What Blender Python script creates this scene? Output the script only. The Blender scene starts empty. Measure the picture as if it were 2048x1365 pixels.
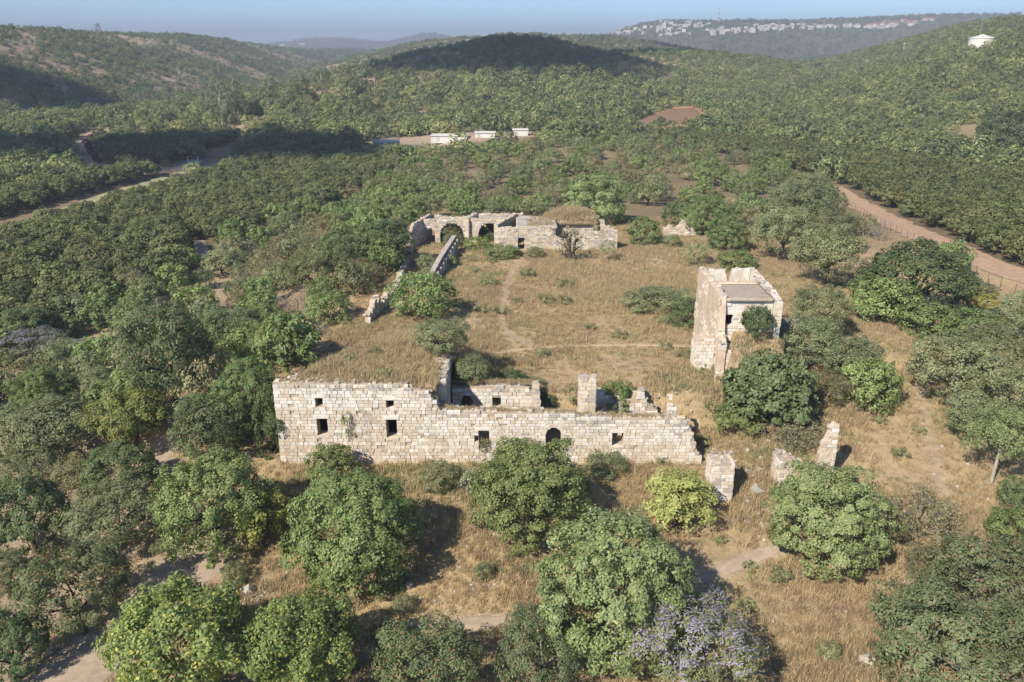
import bpy, math, random
import numpy as np
from mathutils import Vector
from mathutils.bvhtree import BVHTree

scene = bpy.context.scene
C = scene.collection
R = math.radians

# ------------------------------------------------------------------ camera
CAM_Z, PITCH, LENS = 27.0, 20.0, 28.0
cam_data = bpy.data.cameras.new('camera')
cam = bpy.data.objects.new('camera', cam_data)
C.objects.link(cam)
cam.location = (0, 0, CAM_Z)
cam.rotation_euler = (R(90 - PITCH), 0, 0)
cam_data.lens = LENS
cam_data.sensor_width = 36
cam_data.clip_start = 0.5
cam_data.clip_end = 20000
scene.camera = cam

# ------------------------------------------------------------------ sky, sun, exposure
SUN_DIR = Vector((0.50, 0.60, -0.66)).normalized()      # the way the light travels
SUN_EL = math.asin(-SUN_DIR.z)
world = bpy.data.worlds.new('World')
scene.world = world
world.use_nodes = True
wn, wl = world.node_tree.nodes, world.node_tree.links
wn.clear()
w_out = wn.new('ShaderNodeOutputWorld')
w_bg = wn.new('ShaderNodeBackground')
w_sky = wn.new('ShaderNodeTexSky')
w_sky.sky_type = 'NISHITA'
w_sky.sun_disc = False
w_sky.sun_elevation = SUN_EL
w_sky.sun_rotation = math.atan2(-SUN_DIR.x, -SUN_DIR.y)
w_sky.altitude = 300
w_sky.air_density = 0.7
w_sky.dust_density = 0.6
w_sky.ozone_density = 6.0
w_bg.inputs['Strength'].default_value = 0.11
wl.new(w_sky.outputs[0], w_bg.inputs[0])
wl.new(w_bg.outputs[0], w_out.inputs[0])
sun_data = bpy.data.lights.new('sun', 'SUN')
sun_data.energy = 4.6
sun_data.angle = R(0.6)
sun_data.color = (1.0, 0.90, 0.77)
sun = bpy.data.objects.new('sun', sun_data)
C.objects.link(sun)
sun.location = (-80, -50, 90)
sun.rotation_euler = SUN_DIR.to_track_quat('-Z', 'Y').to_euler()
scene.view_settings.view_transform = 'Standard'
scene.view_settings.look = 'None'
scene.view_settings.exposure = 0.95
scene.view_settings.gamma = 1.0
scene.view_settings.use_curve_mapping = False
scene.render.engine = 'CYCLES'
scene.cycles.max_bounces = 4
scene.cycles.diffuse_bounces = 2
scene.cycles.glossy_bounces = 2
scene.cycles.transmission_bounces = 3
scene.cycles.volume_bounces = 1
scene.cycles.use_denoising = True
scene.cycles.adaptive_threshold = 0.015

# ------------------------------------------------------------------ measuring from the viewpoint
FPX = 2048 * LENS / 36.0
CP, SP = math.cos(R(PITCH)), math.sin(R(PITCH))

def ray(px, py):
    a, b = (px - 1024.0) / FPX, -(py - 682.5) / FPX
    return np.array([a, CP + b * SP, -SP + b * CP])

def project(x, y, z):
    dz = z - CAM_Z
    dep = y * CP - dz * SP
    dep = np.where(dep < 0.1, 0.1, dep)
    return 1024.0 + FPX * x / dep, 682.5 - FPX * (y * SP + dz * CP) / dep, dep

def on_plane(px, py, Y):
    """point where the sight line meets the upright plane y = Y: (x, z)"""
    r = ray(px, py)
    t = Y / r[1]
    return r[0] * t, CAM_Z + r[2] * t

def at_level(px, py, Z):
    r = ray(px, py)
    t = (Z - CAM_Z) / r[2]
    return r[0] * t, r[1] * t

# ------------------------------------------------------------------ noise and terrain
def ss(a, b, x):
    t = np.clip((np.asarray(x, float) - a) / (b - a), 0, 1)
    return t * t * (3 - 2 * t)

def _h(ix, iy, seed):
    n = (ix * 374761393 + iy * 668265263 + seed * 1442695041) & 0xffffffff
    n = ((n ^ (n >> 13)) * 1274126177) & 0xffffffff
    return ((n ^ (n >> 16)) & 0xffff) / 65535.0

def vnoise(x, y, seed=0):
    x, y = np.asarray(x, float), np.asarray(y, float)
    ix, iy = np.floor(x).astype(np.int64), np.floor(y).astype(np.int64)
    fx, fy = x - ix, y - iy
    fx, fy = fx * fx * (3 - 2 * fx), fy * fy * (3 - 2 * fy)
    a, b = _h(ix, iy, seed), _h(ix + 1, iy, seed)
    c, d = _h(ix, iy + 1, seed), _h(ix + 1, iy + 1, seed)
    return ((a * (1 - fx) + b * fx) * (1 - fy) + (c * (1 - fx) + d * fx) * fy) * 2 - 1

def fbm(x, y, size, octaves=3, seed=0):
    out, amp, tot, f = 0, 1.0, 0, 1.0 / size
    for k in range(octaves):
        out = out + amp * vnoise(x * f + 17.3 * k, y * f - 9.1 * k, seed + k)
        tot += amp
        amp *= 0.5
        f *= 2
    return out / tot

def bump(x, x0, s):
    return np.exp(-((x - x0) / s) ** 2)

def hill_height(x, y):
    # valley side, opposite slope
    xb = -112 - 0.62 * np.clip(y - 200, 0, 190) - 0.02 * np.clip(y - 390, 0, 3000)
    t = xb - x
    left = 47 * ss(0, 185, t) * (0.32 + 0.68 * ss(150, 650, y)) * (1 - 0.35 * ss(1100, 1700, y))
    left = left + 4 * ss(0, 60, t)
    # wooded knoll behind the compound, with its long shoulder
    knoll = 38.5 * bump(x, -5, 135) * ss(340, 600, y) * (1 - ss(680, 900, y))
    knoll = np.maximum(knoll, 31 * bump(x, 130, 150) * ss(400, 690, y) * (1 - ss(760, 980, y)))
    # sunlit ridge farther back
    back = 51 * ss(-400, -40, x + 0.12 * (y - 1200)) * (1 - 0.8 * ss(120, 420, x)) * ss(760, 1250, y) * (1 - 0.75 * ss(1350, 1900, y))
    # slope at the other side
    xr = 100 + 0.40 * np.clip(392 - y, -40, 260) + 0.24 * np.clip(y - 392, 0, 2000)
    t = x - xr
    right = 58 * ss(-10, 300, t) * ss(120, 330, y) * (1 - 0.6 * ss(800, 1100, y))
    # ridge with the town, then the farthest hills
    town = 112 * ss(60, 450, x - 0.02 * (y - 2500)) * ss(1550, 2500, y) * (1 - 0.3 * ss(2700, 3600, y))
    town = town + 16 * ss(800, 1300, x) * ss(1900, 2500, y)
    far = 92 * (bump(x, -950, 330) * 0.95 + bump(x, -430, 220) * 1.12 + bump(x, -1900, 700) * .8 + bump(x, 300, 500)) * ss(3300, 4500, y)
    return np.maximum.reduce([left, knoll, back, right, town, far])

def H(x, y):
    x, y = np.asarray(x, float), np.asarray(y, float)
    inb = 1 - ss(60.7, 61.5, y)
    slope = 1 - ss(52, 72, y)
    wb = ss(15.2, 21.5, x)
    d = 3.5 * (inb * (1 - wb) + slope * 0.85 * wb)
    d = d + 4.0 * (1 - ss(35, 56.5, y))
    edge = -19.5 + 4.5 * ss(60, 75, y)
    d = d + 7.5 * ss(0, 27, edge - x)
    d = d + 2.6 * ss(29, 60, x) + 3.0 * ss(122, 185, y)
    z = -8.5 * np.tanh(d / 8.5)
    z = z + 3.9 * ss(60.3, 66.4, y) * (1 - ss(74.7, 75.4, y)) * ss(18.9, 19.7, x) * (1 - ss(23.3, 25.4, x))
    hh = hill_height(x, y)
    hm = ss(1, 14, hh)
    z = z + hh + hm * (3.2 * fbm(x, y, 90, 3, 5) + 0.7 * fbm(x, y, 16, 2, 9))
    rough = 0.10 + 0.14 * (1 - ss(48, 60, y))
    z = z + rough * fbm(x, y, 5.5, 3, 21) + 0.5 * fbm(x, y, 38, 2, 33) * ss(118, 170, y)
    return z

def earth_roof_height(x, y):
    """top of the soil lying on the vaulted two-storey block"""
    lft = -17.6 + 5.0 * ss(56, 72, y)
    z = 3.15 - 0.5 * ss(57, 64, y) - 0.3 * ss(64, 70, y)
    side = ss(-0.2, 1.0, x - lft)
    right = np.where(y < 62.2, 1.0, 1 - ss(-6.4, -1.0, x))
    z = z * right * (1 - ss(66, 78, y))
    return z * (0.25 + 0.75 * side) + 0.16 * fbm(x, y, 2.6, 3, 41) + 0.2 * fbm(x, y, 7, 2, 44)

def in_roof(x, y):
    return (x > -17.6 + 5.0 * ss(56, 72, y)) & (x < np.where(y < 62.2, -5.7, -0.8)) & (y > 55.8) & (y < 77.5)

def surface(x, y):
    z = H(x, y)
    return np.where(in_roof(x, y), np.maximum(z, earth_roof_height(x, y)), z)

_T = np.geomspace(25, 8000, 1400)
def ground_hit(px, py, h=0.0):
    """where the sight line comes down to h above the ground; a line that passes over the ridge is lowered onto it"""
    for _ in range(25):
        g = _ground_hit(px, py, h)
        if g is not None:
            return g
        py += 2

def _ground_hit(px, py, h):
    r = ray(px, py)
    X, Y, Z = r[0] * _T, r[1] * _T, CAM_Z + r[2] * _T
    below = np.nonzero(Z <= surface(X, Y) + h)[0]
    if len(below) == 0:
        return None
    i = max(below[0], 1)
    a, b = _T[i - 1], _T[i]
    for _ in range(12):
        m = 0.5 * (a + b)
        if CAM_Z + r[2] * m <= float(surface(r[0] * m, r[1] * m)) + h:
            b = m
        else:
            a = m
    t = 0.5 * (a + b)
    return float(r[0] * t), float(r[1] * t), float(t)

def in_poly(px, py, poly):
    px, py = np.asarray(px, float), np.asarray(py, float)
    inside = np.zeros(px.shape, bool)
    n = len(poly)
    for i in range(n):
        x0, y0 = poly[i]
        x1, y1 = poly[(i + 1) % n]
        if y0 == y1:
            continue
        c = ((y0 > py) != (y1 > py)) & (px < (x1 - x0) * (py - y0) / (y1 - y0) + x0)
        inside ^= c
    return inside

# parcels of land, outlined where their ground lies
ORCHARD_WEST = [(-60, 720), (-60, 516), (330, 390), (455, 352), (485, 308), (600, 282), (700, 300), (745, 330), (815, 340), (690, 400), (560, 450),
                (400, 500), (390, 550), (250, 605), (110, 665)]
ORCHARD_STRIP = [(-60, 455), (-60, 425), (190, 364), (335, 345), (345, 347), (200, 381)]
ORCHARD_MID = [(210, 310), (205, 300), (250, 290), (440, 274), (475, 280), (440, 292), (345, 330), (225, 330)]
ORCHARD_EAST = [(1694, 384), (2110, 588), (2110, 376), (1930, 350), (1700, 318), (1500, 296), (1340, 274), (1335, 288), (1500, 320), (1664, 358)]
PARCELS = [ORCHARD_WEST, ORCHARD_STRIP, ORCHARD_MID, ORCHARD_EAST]
COMPOUND = [(715, 296), (745, 283), (860, 270), (1075, 262), (1075, 272), (930, 288), (770, 306)]
CLEAR = [(700, 304), (735, 278), (1085, 260), (1085, 287), (940, 308), (770, 324)]
FIELD = [(1215, 254), (1340, 219), (1388, 216), (1425, 246), (1335, 250)]
BARE = [(1190, 272), (1260, 246), (1340, 214), (1395, 212), (1445, 252), (1345, 275)]

# ------------------------------------------------------------------ helpers: objects, meshes
def tag(o, label=None, cat=None, group=None, kind=None):
    if label: o['label'] = label
    if cat: o['category'] = cat
    if group: o['group'] = group
    if kind: o['kind'] = kind
    return o

def empty(name, loc, rz=0.0):
    o = bpy.data.objects.new(name, None)
    C.objects.link(o)
    o.location = loc
    o.rotation_euler = (0, 0, rz)
    o.empty_display_size = 0.3
    return o

def mesh_arrays(name, V, F, mats=(), midx=None, smooth=False):
    """V (n,3) array, F (m,k) array of equal-sided faces"""
    me = bpy.data.meshes.new(name)
    V = np.asarray(V, np.float32)
    F = np.asarray(F, np.int32)
    m, k = F.shape
    me.vertices.add(len(V))
    me.vertices.foreach_set('co', V.ravel())
    me.loops.add(m * k)
    me.loops.foreach_set('vertex_index', F.ravel())
    me.polygons.add(m)
    me.polygons.foreach_set('loop_start', np.arange(0, m * k, k, dtype=np.int32))
    for mt in mats:
        me.materials.append(mt)
    if midx is not None:
        me.polygons.foreach_set('material_index', np.asarray(midx, np.int32))
    if smooth:
        me.polygons.foreach_set('use_smooth', np.ones(m, bool))
    me.update(calc_edges=True)
    me.validate()
    return me

def obj(name, me, parent=None, loc=(0, 0, 0)):
    o = bpy.data.objects.new(name, me)
    C.objects.link(o)
    o.location = loc
    if parent is not None:
        o.parent = parent
    return o

class MB:
    """collects polygons of mixed size for one mesh"""
    def __init__(self):
        self.v, self.f, self.m = [], [], []
    def add(self, V, F, mi=0):
        b = len(self.v)
        self.v.extend([tuple(map(float, p)) for p in V])
        self.f.extend([tuple(int(i) + b for i in q) for q in F])
        self.m.extend([mi] * len(F))
    def box(self, x0, x1, y0, y1, z0, z1, mi=0):
        self.add([(x0, y0, z0), (x1, y0, z0), (x1, y1, z0), (x0, y1, z0), (x0, y0, z1), (x1, y0, z1), (x1, y1, z1), (x0, y1, z1)],
                 [(0, 3, 2, 1), (4, 5, 6, 7), (0, 1, 5, 4), (1, 2, 6, 5), (2, 3, 7, 6), (3, 0, 4, 7)], mi)
    def tube(self, pts, radii, sides=6, mi=0, cap=True):
        pts = [Vector(p) for p in pts]
        rings = []
        n = len(pts)
        ref = Vector((0.31, 0.17, 0.93))
        for i, p in enumerate(pts):
            d = (pts[min(i + 1, n - 1)] - pts[max(i - 1, 0)])
            d = d.normalized() if d.length > 1e-6 else Vector((0, 0, 1))
            a = d.cross(ref if abs(d.dot(ref)) < 0.95 else Vector((1, 0, 0))).normalized()
            b = d.cross(a)
            rings.append([p + (a * math.cos(2 * math.pi * k / sides) + b * math.sin(2 * math.pi * k / sides)) * radii[i] for k in range(sides)])
        V = [q for r_ in rings for q in r_]
        F = []
        for i in range(n - 1):
            for k in range(sides):
                k2 = (k + 1) % sides
                F.append((i * sides + k, i * sides + k2, (i + 1) * sides + k2, (i + 1) * sides + k))
        if cap:
            F.append(tuple(range((n - 1) * sides, n * sides)))
            F.append(tuple(reversed(range(sides))))
        self.add(V, F, mi)
    def mesh(self, name, mats, smooth=False):
        me = bpy.data.meshes.new(name)
        me.from_pydata(self.v, [], self.f)
        for mt in (mats if isinstance(mats, (list, tuple)) else [mats]):
            me.materials.append(mt)
        if len(me.polygons) == len(self.m):
            me.polygons.foreach_set('material_index', self.m)
        if smooth:
            me.polygons.foreach_set('use_smooth', [True] * len(me.polygons))
        me.update()
        return me

# ------------------------------------------------------------------ materials
class NT:
    def __init__(self, name):
        self.mat = bpy.data.materials.new(name)
        self.mat.use_nodes = True
        self.t = self.mat.node_tree
        self.n = self.t.nodes
        self.p = self.n['Principled BSDF']
        self.out = self.n['Material Output']
    def new(self, kind, **kw):
        nd = self.n.new(kind)
        for k, v in kw.items():
            setattr(nd, k, v)
        return nd
    def link(self, a, b):
        self.t.links.new(a, b)
    def coords(self):
        return self.new('ShaderNodeNewGeometry').outputs['Position']
    def noise(self, scale, detail=4, rough=0.55, vec=None, out='Fac'):
        nd = self.new('ShaderNodeTexNoise')
        nd.inputs['Scale'].default_value = scale
        nd.inputs['Detail'].default_value = detail
        nd.inputs['Roughness'].default_value = rough
        if vec is not None:
            self.link(vec, nd.inputs['Vector'])
        return nd.outputs[out]
    def ramp(self, fac, stops, interp='LINEAR'):
        nd = self.new('ShaderNodeValToRGB')
        nd.color_ramp.interpolation = interp
        el = nd.color_ramp.elements
        while len(el) < len(stops):
            el.new(0.5)
        for e, (p, c) in zip(el, stops):
            e.position = p
            e.color = (*c, 1) if len(c) == 3 else c
        self.link(fac, nd.inputs['Fac'])
        return nd.outputs['Color']
    def mix(self, fac, a, b, blend='MIX'):
        nd = self.new('ShaderNodeMix', data_type='RGBA', blend_type=blend)
        for s, v in ((nd.inputs[0], fac), (nd.inputs[6], a), (nd.inputs[7], b)):
            if hasattr(v, 'is_output') or hasattr(v, 'links'):
                self.link(v, s)
            else:
                s.default_value = v if not isinstance(v, tuple) else (*v, 1)
        return nd.outputs[2]
    def math(self, op, a, b=0.0, clamp=False):
        nd = self.new('ShaderNodeMath', operation=op, use_clamp=clamp)
        for s, v in ((nd.inputs[0], a), (nd.inputs[1], b)):
            if hasattr(v, 'links'):
                self.link(v, s)
            else:
                s.default_value = v
        return nd.outputs[0]
    def bump(self, height, strength=0.5, dist=0.05):
        nd = self.new('ShaderNodeBump')
        nd.inputs['Strength'].default_value = strength
        nd.inputs['Distance'].default_value = dist
        self.link(height, nd.inputs['Height'])
        self.link(nd.outputs[0], self.p.inputs['Normal'])
    def finish(self, col=None, rough=0.85, spec=0.2):
        if col is not None:
            if hasattr(col, 'links'):
                self.link(col, self.p.inputs['Base Color'])
            else:
                self.p.inputs['Base Color'].default_value = (*col, 1)
        self.p.inputs['Roughness'].default_value = rough
        self.p.inputs['Specular IOR Level'].default_value = spec
        return self.mat

def leaf_material(name, dark, light, odd=None, odd_share=0.0, translucent=0.38, rough=0.55):
    if dark[1] > dark[0] * 1.05:                     # dusty summer foliage
        dark, light = (tuple(a * b for a, b in zip(c, (1.30, 1.17, 1.28))) for c in (dark, light))
    m = NT(name)
    geo = m.new('ShaderNodeNewGeometry')
    oi = m.new('ShaderNodeObjectInfo')
    isl = geo.outputs['Random Per Island']
    col = m.ramp(isl, [(0.0, dark), (0.65, tuple(0.45 * a + 0.55 * b for a, b in zip(dark, light))), (1.0, light)])
    big = m.noise(0.9, 2, 0.5, geo.outputs['Position'])
    col = m.mix(m.math('MULTIPLY', big, 0.4), col, tuple(c * 0.8 for c in dark))
    if odd is not None:
        pick = m.math('GREATER_THAN', m.math('FRACT', m.math('MULTIPLY', isl, 37.77)), 1 - odd_share)
        col = m.mix(pick, col, odd)
    hsv = m.new('ShaderNodeHueSaturation')
    m.link(m.math('ADD', 0.485, m.math('MULTIPLY', oi.outputs['Random'], 0.03)), hsv.inputs['Hue'])
    m.link(m.math('ADD', 0.82, m.math('MULTIPLY', m.math('FRACT', m.math('MULTIPLY', oi.outputs['Random'], 7.31)), 0.4)), hsv.inputs['Value'])
    m.link(col, hsv.inputs['Color'])
    col = hsv.outputs[0]
    m.finish(col, rough, 0.25)
    tr = m.new('ShaderNodeBsdfTranslucent')
    m.link(m.mix(1.0, col, (1.0, 1.15, 0.6), 'MULTIPLY'), tr.inputs['Color'])
    mx = m.new('ShaderNodeMixShader')
    mx.inputs[0].default_value = translucent
    m.link(m.p.outputs[0], mx.inputs[1])
    m.link(tr.outputs[0], mx.inputs[2])
    m.link(mx.outputs[0], m.out.inputs['Surface'])
    return m.mat

def simple_material(name, col, rough=0.8, var=0.25, scale=3.0, metallic=0.0, bump=0.0):
    m = NT(name)
    pos = m.coords()
    n = m.noise(scale, 5, 0.6, pos)
    c = m.ramp(n, [(0.25, tuple(v * (1 - var) for v in col)), (0.75, tuple(min(1, v * (1 + var)) for v in col))])
    if bump:
        m.bump(m.noise(scale * 4, 4, 0.6, pos), bump, 0.05)
    m.p.inputs['Metallic'].default_value = metallic
    return m.finish(c, rough, 0.2)

def stone_material(name, a, b, stain=0.35, stain_col=(0.15, 0.135, 0.12), streak=False):
    m = NT(name)
    geo = m.new('ShaderNodeNewGeometry')
    oi = m.new('ShaderNodeObjectInfo')
    rnd = m.math('FRACT', m.math('ADD', geo.outputs['Random Per Island'], oi.outputs['Random']))
    pos = geo.outputs['Position']
    col = m.mix(rnd, a, b)
    n1 = m.noise(2.3, 6, 0.65, pos)
    col = m.mix(m.math('MULTIPLY', m.math('SUBTRACT', n1, 0.42, True), 2.4, True), col, tuple(x * 0.78 for x in a))
    if streak:                                       # rain streaks and flaking on plaster
        mp = m.new('ShaderNodeMapping')
        mp.inputs['Scale'].default_value = (1.0, 1.0, 0.5)
        m.link(pos, mp.inputs['Vector'])
        pos2 = mp.outputs[0]
        n2 = m.noise(1.1, 8, 0.75, pos2)
    else:                                            # lichen and rain stains, drawn out downwards
        mp = m.new('ShaderNodeMapping')
        mp.inputs['Scale'].default_value = (1.0, 1.0, 0.45)
        m.link(pos, mp.inputs['Vector'])
        n2 = m.noise(0.75, 8, 0.75, mp.outputs[0])
    st = m.math('MULTIPLY', m.math('MULTIPLY', m.math('SUBTRACT', n2, 0.47 if streak else 0.53, True), 7.0, True), stain)
    col = m.mix(st, col, stain_col)
    m.bump(m.noise(9, 5, 0.7, pos), 0.5, 0.06)
    return m.finish(col, 0.92, 0.1)

M = {}
M['stone_white'] = stone_material('stone_white', (0.540, 0.498, 0.433), (0.622, 0.589, 0.523), 0.42)
M['stone_cream'] = stone_material('stone_cream', (0.474, 0.413, 0.327), (0.556, 0.491, 0.396), 0.42)
M['stone_warm'] = stone_material('stone_warm', (0.433, 0.360, 0.270), (0.498, 0.421, 0.323), 0.42)
M['stone_grey'] = stone_material('stone_grey', (0.327, 0.298, 0.258), (0.409, 0.376, 0.327), 0.35)
M['mortar'] = stone_material('mortar', (0.384, 0.319, 0.241), (0.384, 0.319, 0.241), 0.3)
M['plaster'] = stone_material('plaster', (0.560, 0.526, 0.465), (0.594, 0.560, 0.498), 0.6, (0.325, 0.258, 0.185), True)
M['plaster_tan'] = stone_material('plaster_tan', (0.481, 0.397, 0.299), (0.520, 0.436, 0.332), 0.75, (0.325, 0.254, 0.182), True)
M['screed'] = stone_material('screed', (0.292, 0.248, 0.197), (0.336, 0.292, 0.241), 0.85, (0.219, 0.161, 0.095))
M['limestone'] = stone_material('limestone', (0.310, 0.287, 0.245), (0.392, 0.364, 0.319), 0.5)
M['bark'] = simple_material('bark', (0.085, 0.066, 0.05), 0.9, 0.35, 6, bump=0.4)
M['bark_pale'] = simple_material('bark_pale', (0.30, 0.27, 0.23), 0.9, 0.3, 6)
M['deadwood'] = simple_material('deadwood', (0.197, 0.172, 0.146), 0.9, 0.3, 3)
M['soil'] = simple_material('soil', (0.295, 0.237, 0.176), 0.95, 0.2, 2.2, bump=0.5)
M['faint_soil'] = simple_material('faint_soil', (0.352, 0.274, 0.180), 0.95, 0.2, 2.2, bump=0.5)
M['track_soil'] = simple_material('track_soil', (0.327, 0.225, 0.151), 0.95, 0.22, 0.9, bump=0.5)
M['pale_track'] = simple_material('pale_track', (0.31, 0.235, 0.165), 0.95, 0.15, 0.3)
M['verge'] = simple_material('verge', (0.25, 0.245, 0.135), 0.95, 0.2, 0.5)
M['field_soil'] = simple_material('field_soil', (0.175, 0.113, 0.066), 0.95, 0.15, 0.25)
M['white_paint'] = simple_material('white_paint', (0.526, 0.518, 0.496), 0.6, 0.06, 0.5)
M['house_white'] = simple_material('house_white', (0.504, 0.475, 0.439), 0.8, 0.12, 0.05)
M['house_grey'] = simple_material('house_grey', (0.42, 0.38, 0.34), 0.8, 0.15, 0.05)
M['red_roof'] = simple_material('red_roof', (0.307, 0.124, 0.066), 0.8, 0.15, 0.1)
M['metal'] = simple_material('metal', (0.248, 0.256, 0.263), 0.5, 0.15, 1.0, 0.3)
M['tank_white'] = simple_material('tank_white', (0.52, 0.51, 0.47), 0.6, 0.08, 0.6)
M['wood_post'] = simple_material('wood_post', (0.117, 0.095, 0.073), 0.9, 0.2, 4)
M['mast_red'] = simple_material('mast_red', (0.329, 0.058, 0.044), 0.6, 0.1, 1)

LEAF = {
    'carob': leaf_material('leaf_carob', (0.090, 0.146, 0.044), (0.269, 0.346, 0.125)),
    'carob_dark': leaf_material('leaf_carob_dark', (0.060, 0.106, 0.040), (0.168, 0.221, 0.088)),
    'carob_pale': leaf_material('leaf_carob_pale', (0.112, 0.178, 0.062), (0.308, 0.373, 0.160)),
    'fig': leaf_material('leaf_fig', (0.062, 0.105, 0.040), (0.175, 0.225, 0.095)),
    'mulberry': leaf_material('leaf_mulberry', (0.092, 0.145, 0.040), (0.250, 0.300, 0.098), (0.42, 0.38, 0.08), 0.07),
    'lime': leaf_material('leaf_lime', (0.20, 0.245, 0.075), (0.38, 0.42, 0.15)),
    'olive': leaf_material('leaf_olive', (0.108, 0.145, 0.062), (0.265, 0.305, 0.155)),
    'olive_dry': leaf_material('leaf_olive_dry', (0.165, 0.170, 0.085), (0.335, 0.320, 0.185), (0.357, 0.264, 0.139), 0.15),
    'pistachio': leaf_material('leaf_pistachio', (0.064, 0.106, 0.042), (0.185, 0.228, 0.102), (0.341, 0.186, 0.093), 0.05),
    'pistachio_red': leaf_material('leaf_pistachio_red', (0.070, 0.112, 0.046), (0.194, 0.232, 0.112), (0.24, 0.14, 0.10), 0.06),
    'jacaranda': leaf_material('leaf_jacaranda', (0.109, 0.147, 0.056), (0.232, 0.271, 0.116)),
    'blossom': leaf_material('leaf_blossom', (0.205, 0.178, 0.265), (0.345, 0.310, 0.425), None, 0, 0.3),
    'bougainvillea': leaf_material('leaf_bougainvillea', (0.14, 0.015, 0.07), (0.32, 0.035, 0.16), (0.05, 0.07, 0.02), 0.3),
    'oleander': leaf_material('leaf_oleander', (0.07, 0.11, 0.04), (0.16, 0.19, 0.09), (0.62, 0.58, 0.52), 0.22),
    'yellow': leaf_material('leaf_yellow', (0.16, 0.185, 0.045), (0.34, 0.34, 0.09)),
    'avocado': leaf_material('leaf_avocado', (0.064, 0.095, 0.034), (0.200, 0.228, 0.085), (0.23, 0.185, 0.085), 0.06),
    'weed': leaf_material('leaf_weed', (0.132, 0.171, 0.070), (0.295, 0.326, 0.155)),
    'cypress': leaf_material('leaf_cypress', (0.046, 0.078, 0.034), (0.132, 0.171, 0.078)),
    'euc': leaf_material('leaf_euc', (0.101, 0.136, 0.059), (0.256, 0.287, 0.132)),
    'maquis': leaf_material('leaf_maquis', (0.086, 0.123, 0.046), (0.242, 0.288, 0.116)),
    'maquis_dark': leaf_material('leaf_maquis_dark', (0.062, 0.097, 0.040), (0.182, 0.226, 0.095)),
    'maquis_light': leaf_material('leaf_maquis_light', (0.138, 0.182, 0.064), (0.341, 0.380, 0.154)),
    'twig': leaf_material('leaf_twig', (0.110, 0.091, 0.073), (0.204, 0.179, 0.150), None, 0, 0.05, 0.9),
    'straw': leaf_material('leaf_straw', (0.360, 0.270, 0.147), (0.589, 0.474, 0.294), (0.294, 0.237, 0.143), 0.2, 0.25, 0.8),
    'straw_red': leaf_material('leaf_straw_red', (0.322, 0.233, 0.143), (0.494, 0.380, 0.242), (0.256, 0.190, 0.124), 0.25, 0.25, 0.8),
}
# ------------------------------------------------------------------ ground
PATHS = [   # name, material, width (m), course of the path as seen, label
    ('path', 'soil', 1.0, [(1385, 1165), (1450, 1137), (1520, 1108), (1562, 1094)], 1),
    ('path', 'soil', 0.9, [(820, 1262), (900, 1250), (960, 1243), (1012, 1239)], 1),
    ('-', 'faint_soil', 0.5, [(1838, 770), (1848, 830), (1862, 890), (1874, 930), (1890, 985)], 1),
    ('-', 'faint_soil', 0.4, [(1046, 512), (1024, 540), (1008, 590), (1000, 640), (1012, 668), (1060, 690)], 1),
    ('path', 'faint_soil', 0.36, [(962, 700), (1060, 697), (1180, 691), (1290, 690), (1390, 694)], 1),
    ('dirt_road', 'track_soil', 6.2, [(1655, 372), (1700, 398), (1760, 432), (1850, 476), (1950, 518), (2060, 560), (2200, 612)], 1),
    ('dirt_track', 'soil', 4.2, [(60, 1420), (190, 1310), (270, 1240), (330, 1180), (385, 1120), (430, 1085)], 1),
    ('dirt_track', 'soil', 1.8, [(300, 950), (330, 905), (345, 860), (362, 800)], 1),
    ('dirt_track', 'pale_track', 5.5, [(235, 254), (185, 266), (158, 285), (160, 302), (182, 322), (202, 338)], 3),
    ('dirt_track', 'pale_track', 5.0, [(352, 342), (372, 332), (392, 322)], 2),
    ('dirt_track', 'pale_track', 3.0, [(420, 280), (460, 262), (500, 246), (530, 232)], 3),
    ('dirt_track', 'verge', 4.5, [(-40, 482), (100, 432), (200, 396), (335, 356), (440, 328)], 3),
    ('dirt_track', 'soil', 2.2, [(412, 520), (405, 500), (398, 482)], 1),
]

def resample(pts, step):
    out = []
    for (a, b) in zip(pts[:-1], pts[1:]):
        n = max(1, int(math.hypot(b[0] - a[0], b[1] - a[1]) / step))
        for i in range(n):
            t = i / n
            out.append((a[0] + (b[0] - a[0]) * t, a[1] + (b[1] - a[1]) * t))
    out.append(pts[-1])
    return out

def smooth_line(pts, it=2):
    for _ in range(it):
        q = [pts[0]]
        for a, b in zip(pts[:-1], pts[1:]):
            q.append((a[0] * .75 + b[0] * .25, a[1] * .75 + b[1] * .25))
            q.append((a[0] * .25 + b[0] * .75, a[1] * .25 + b[1] * .75))
        q.append(pts[-1])
        pts = q
    return pts

PATH_LINES = []
for nm, mt, wd, pp, _ in PATHS:
    w = [ground_hit(*p) for p in pp]
    w = [(q[0], q[1]) for q in w if q]
    PATH_LINES.append((nm, mt, wd, smooth_line(w)))

def path_distance(x, y, names=None):
    """distance to the edge of the nearest path"""
    best = np.full(np.shape(x), 1e9)
    for nm, mt, wd, ln in PATH_LINES:
        for (ax, ay), (bx, by) in zip(ln[:-1], ln[1:]):
            dx, dy = bx - ax, by - ay
            L2 = dx * dx + dy * dy + 1e-9
            t = np.clip(((x - ax) * dx + (y - ay) * dy) / L2, 0, 1)
            best = np.minimum(best, np.hypot(x - ax - t * dx, y - ay - t * dy) - wd / 2)
    return best

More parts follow.
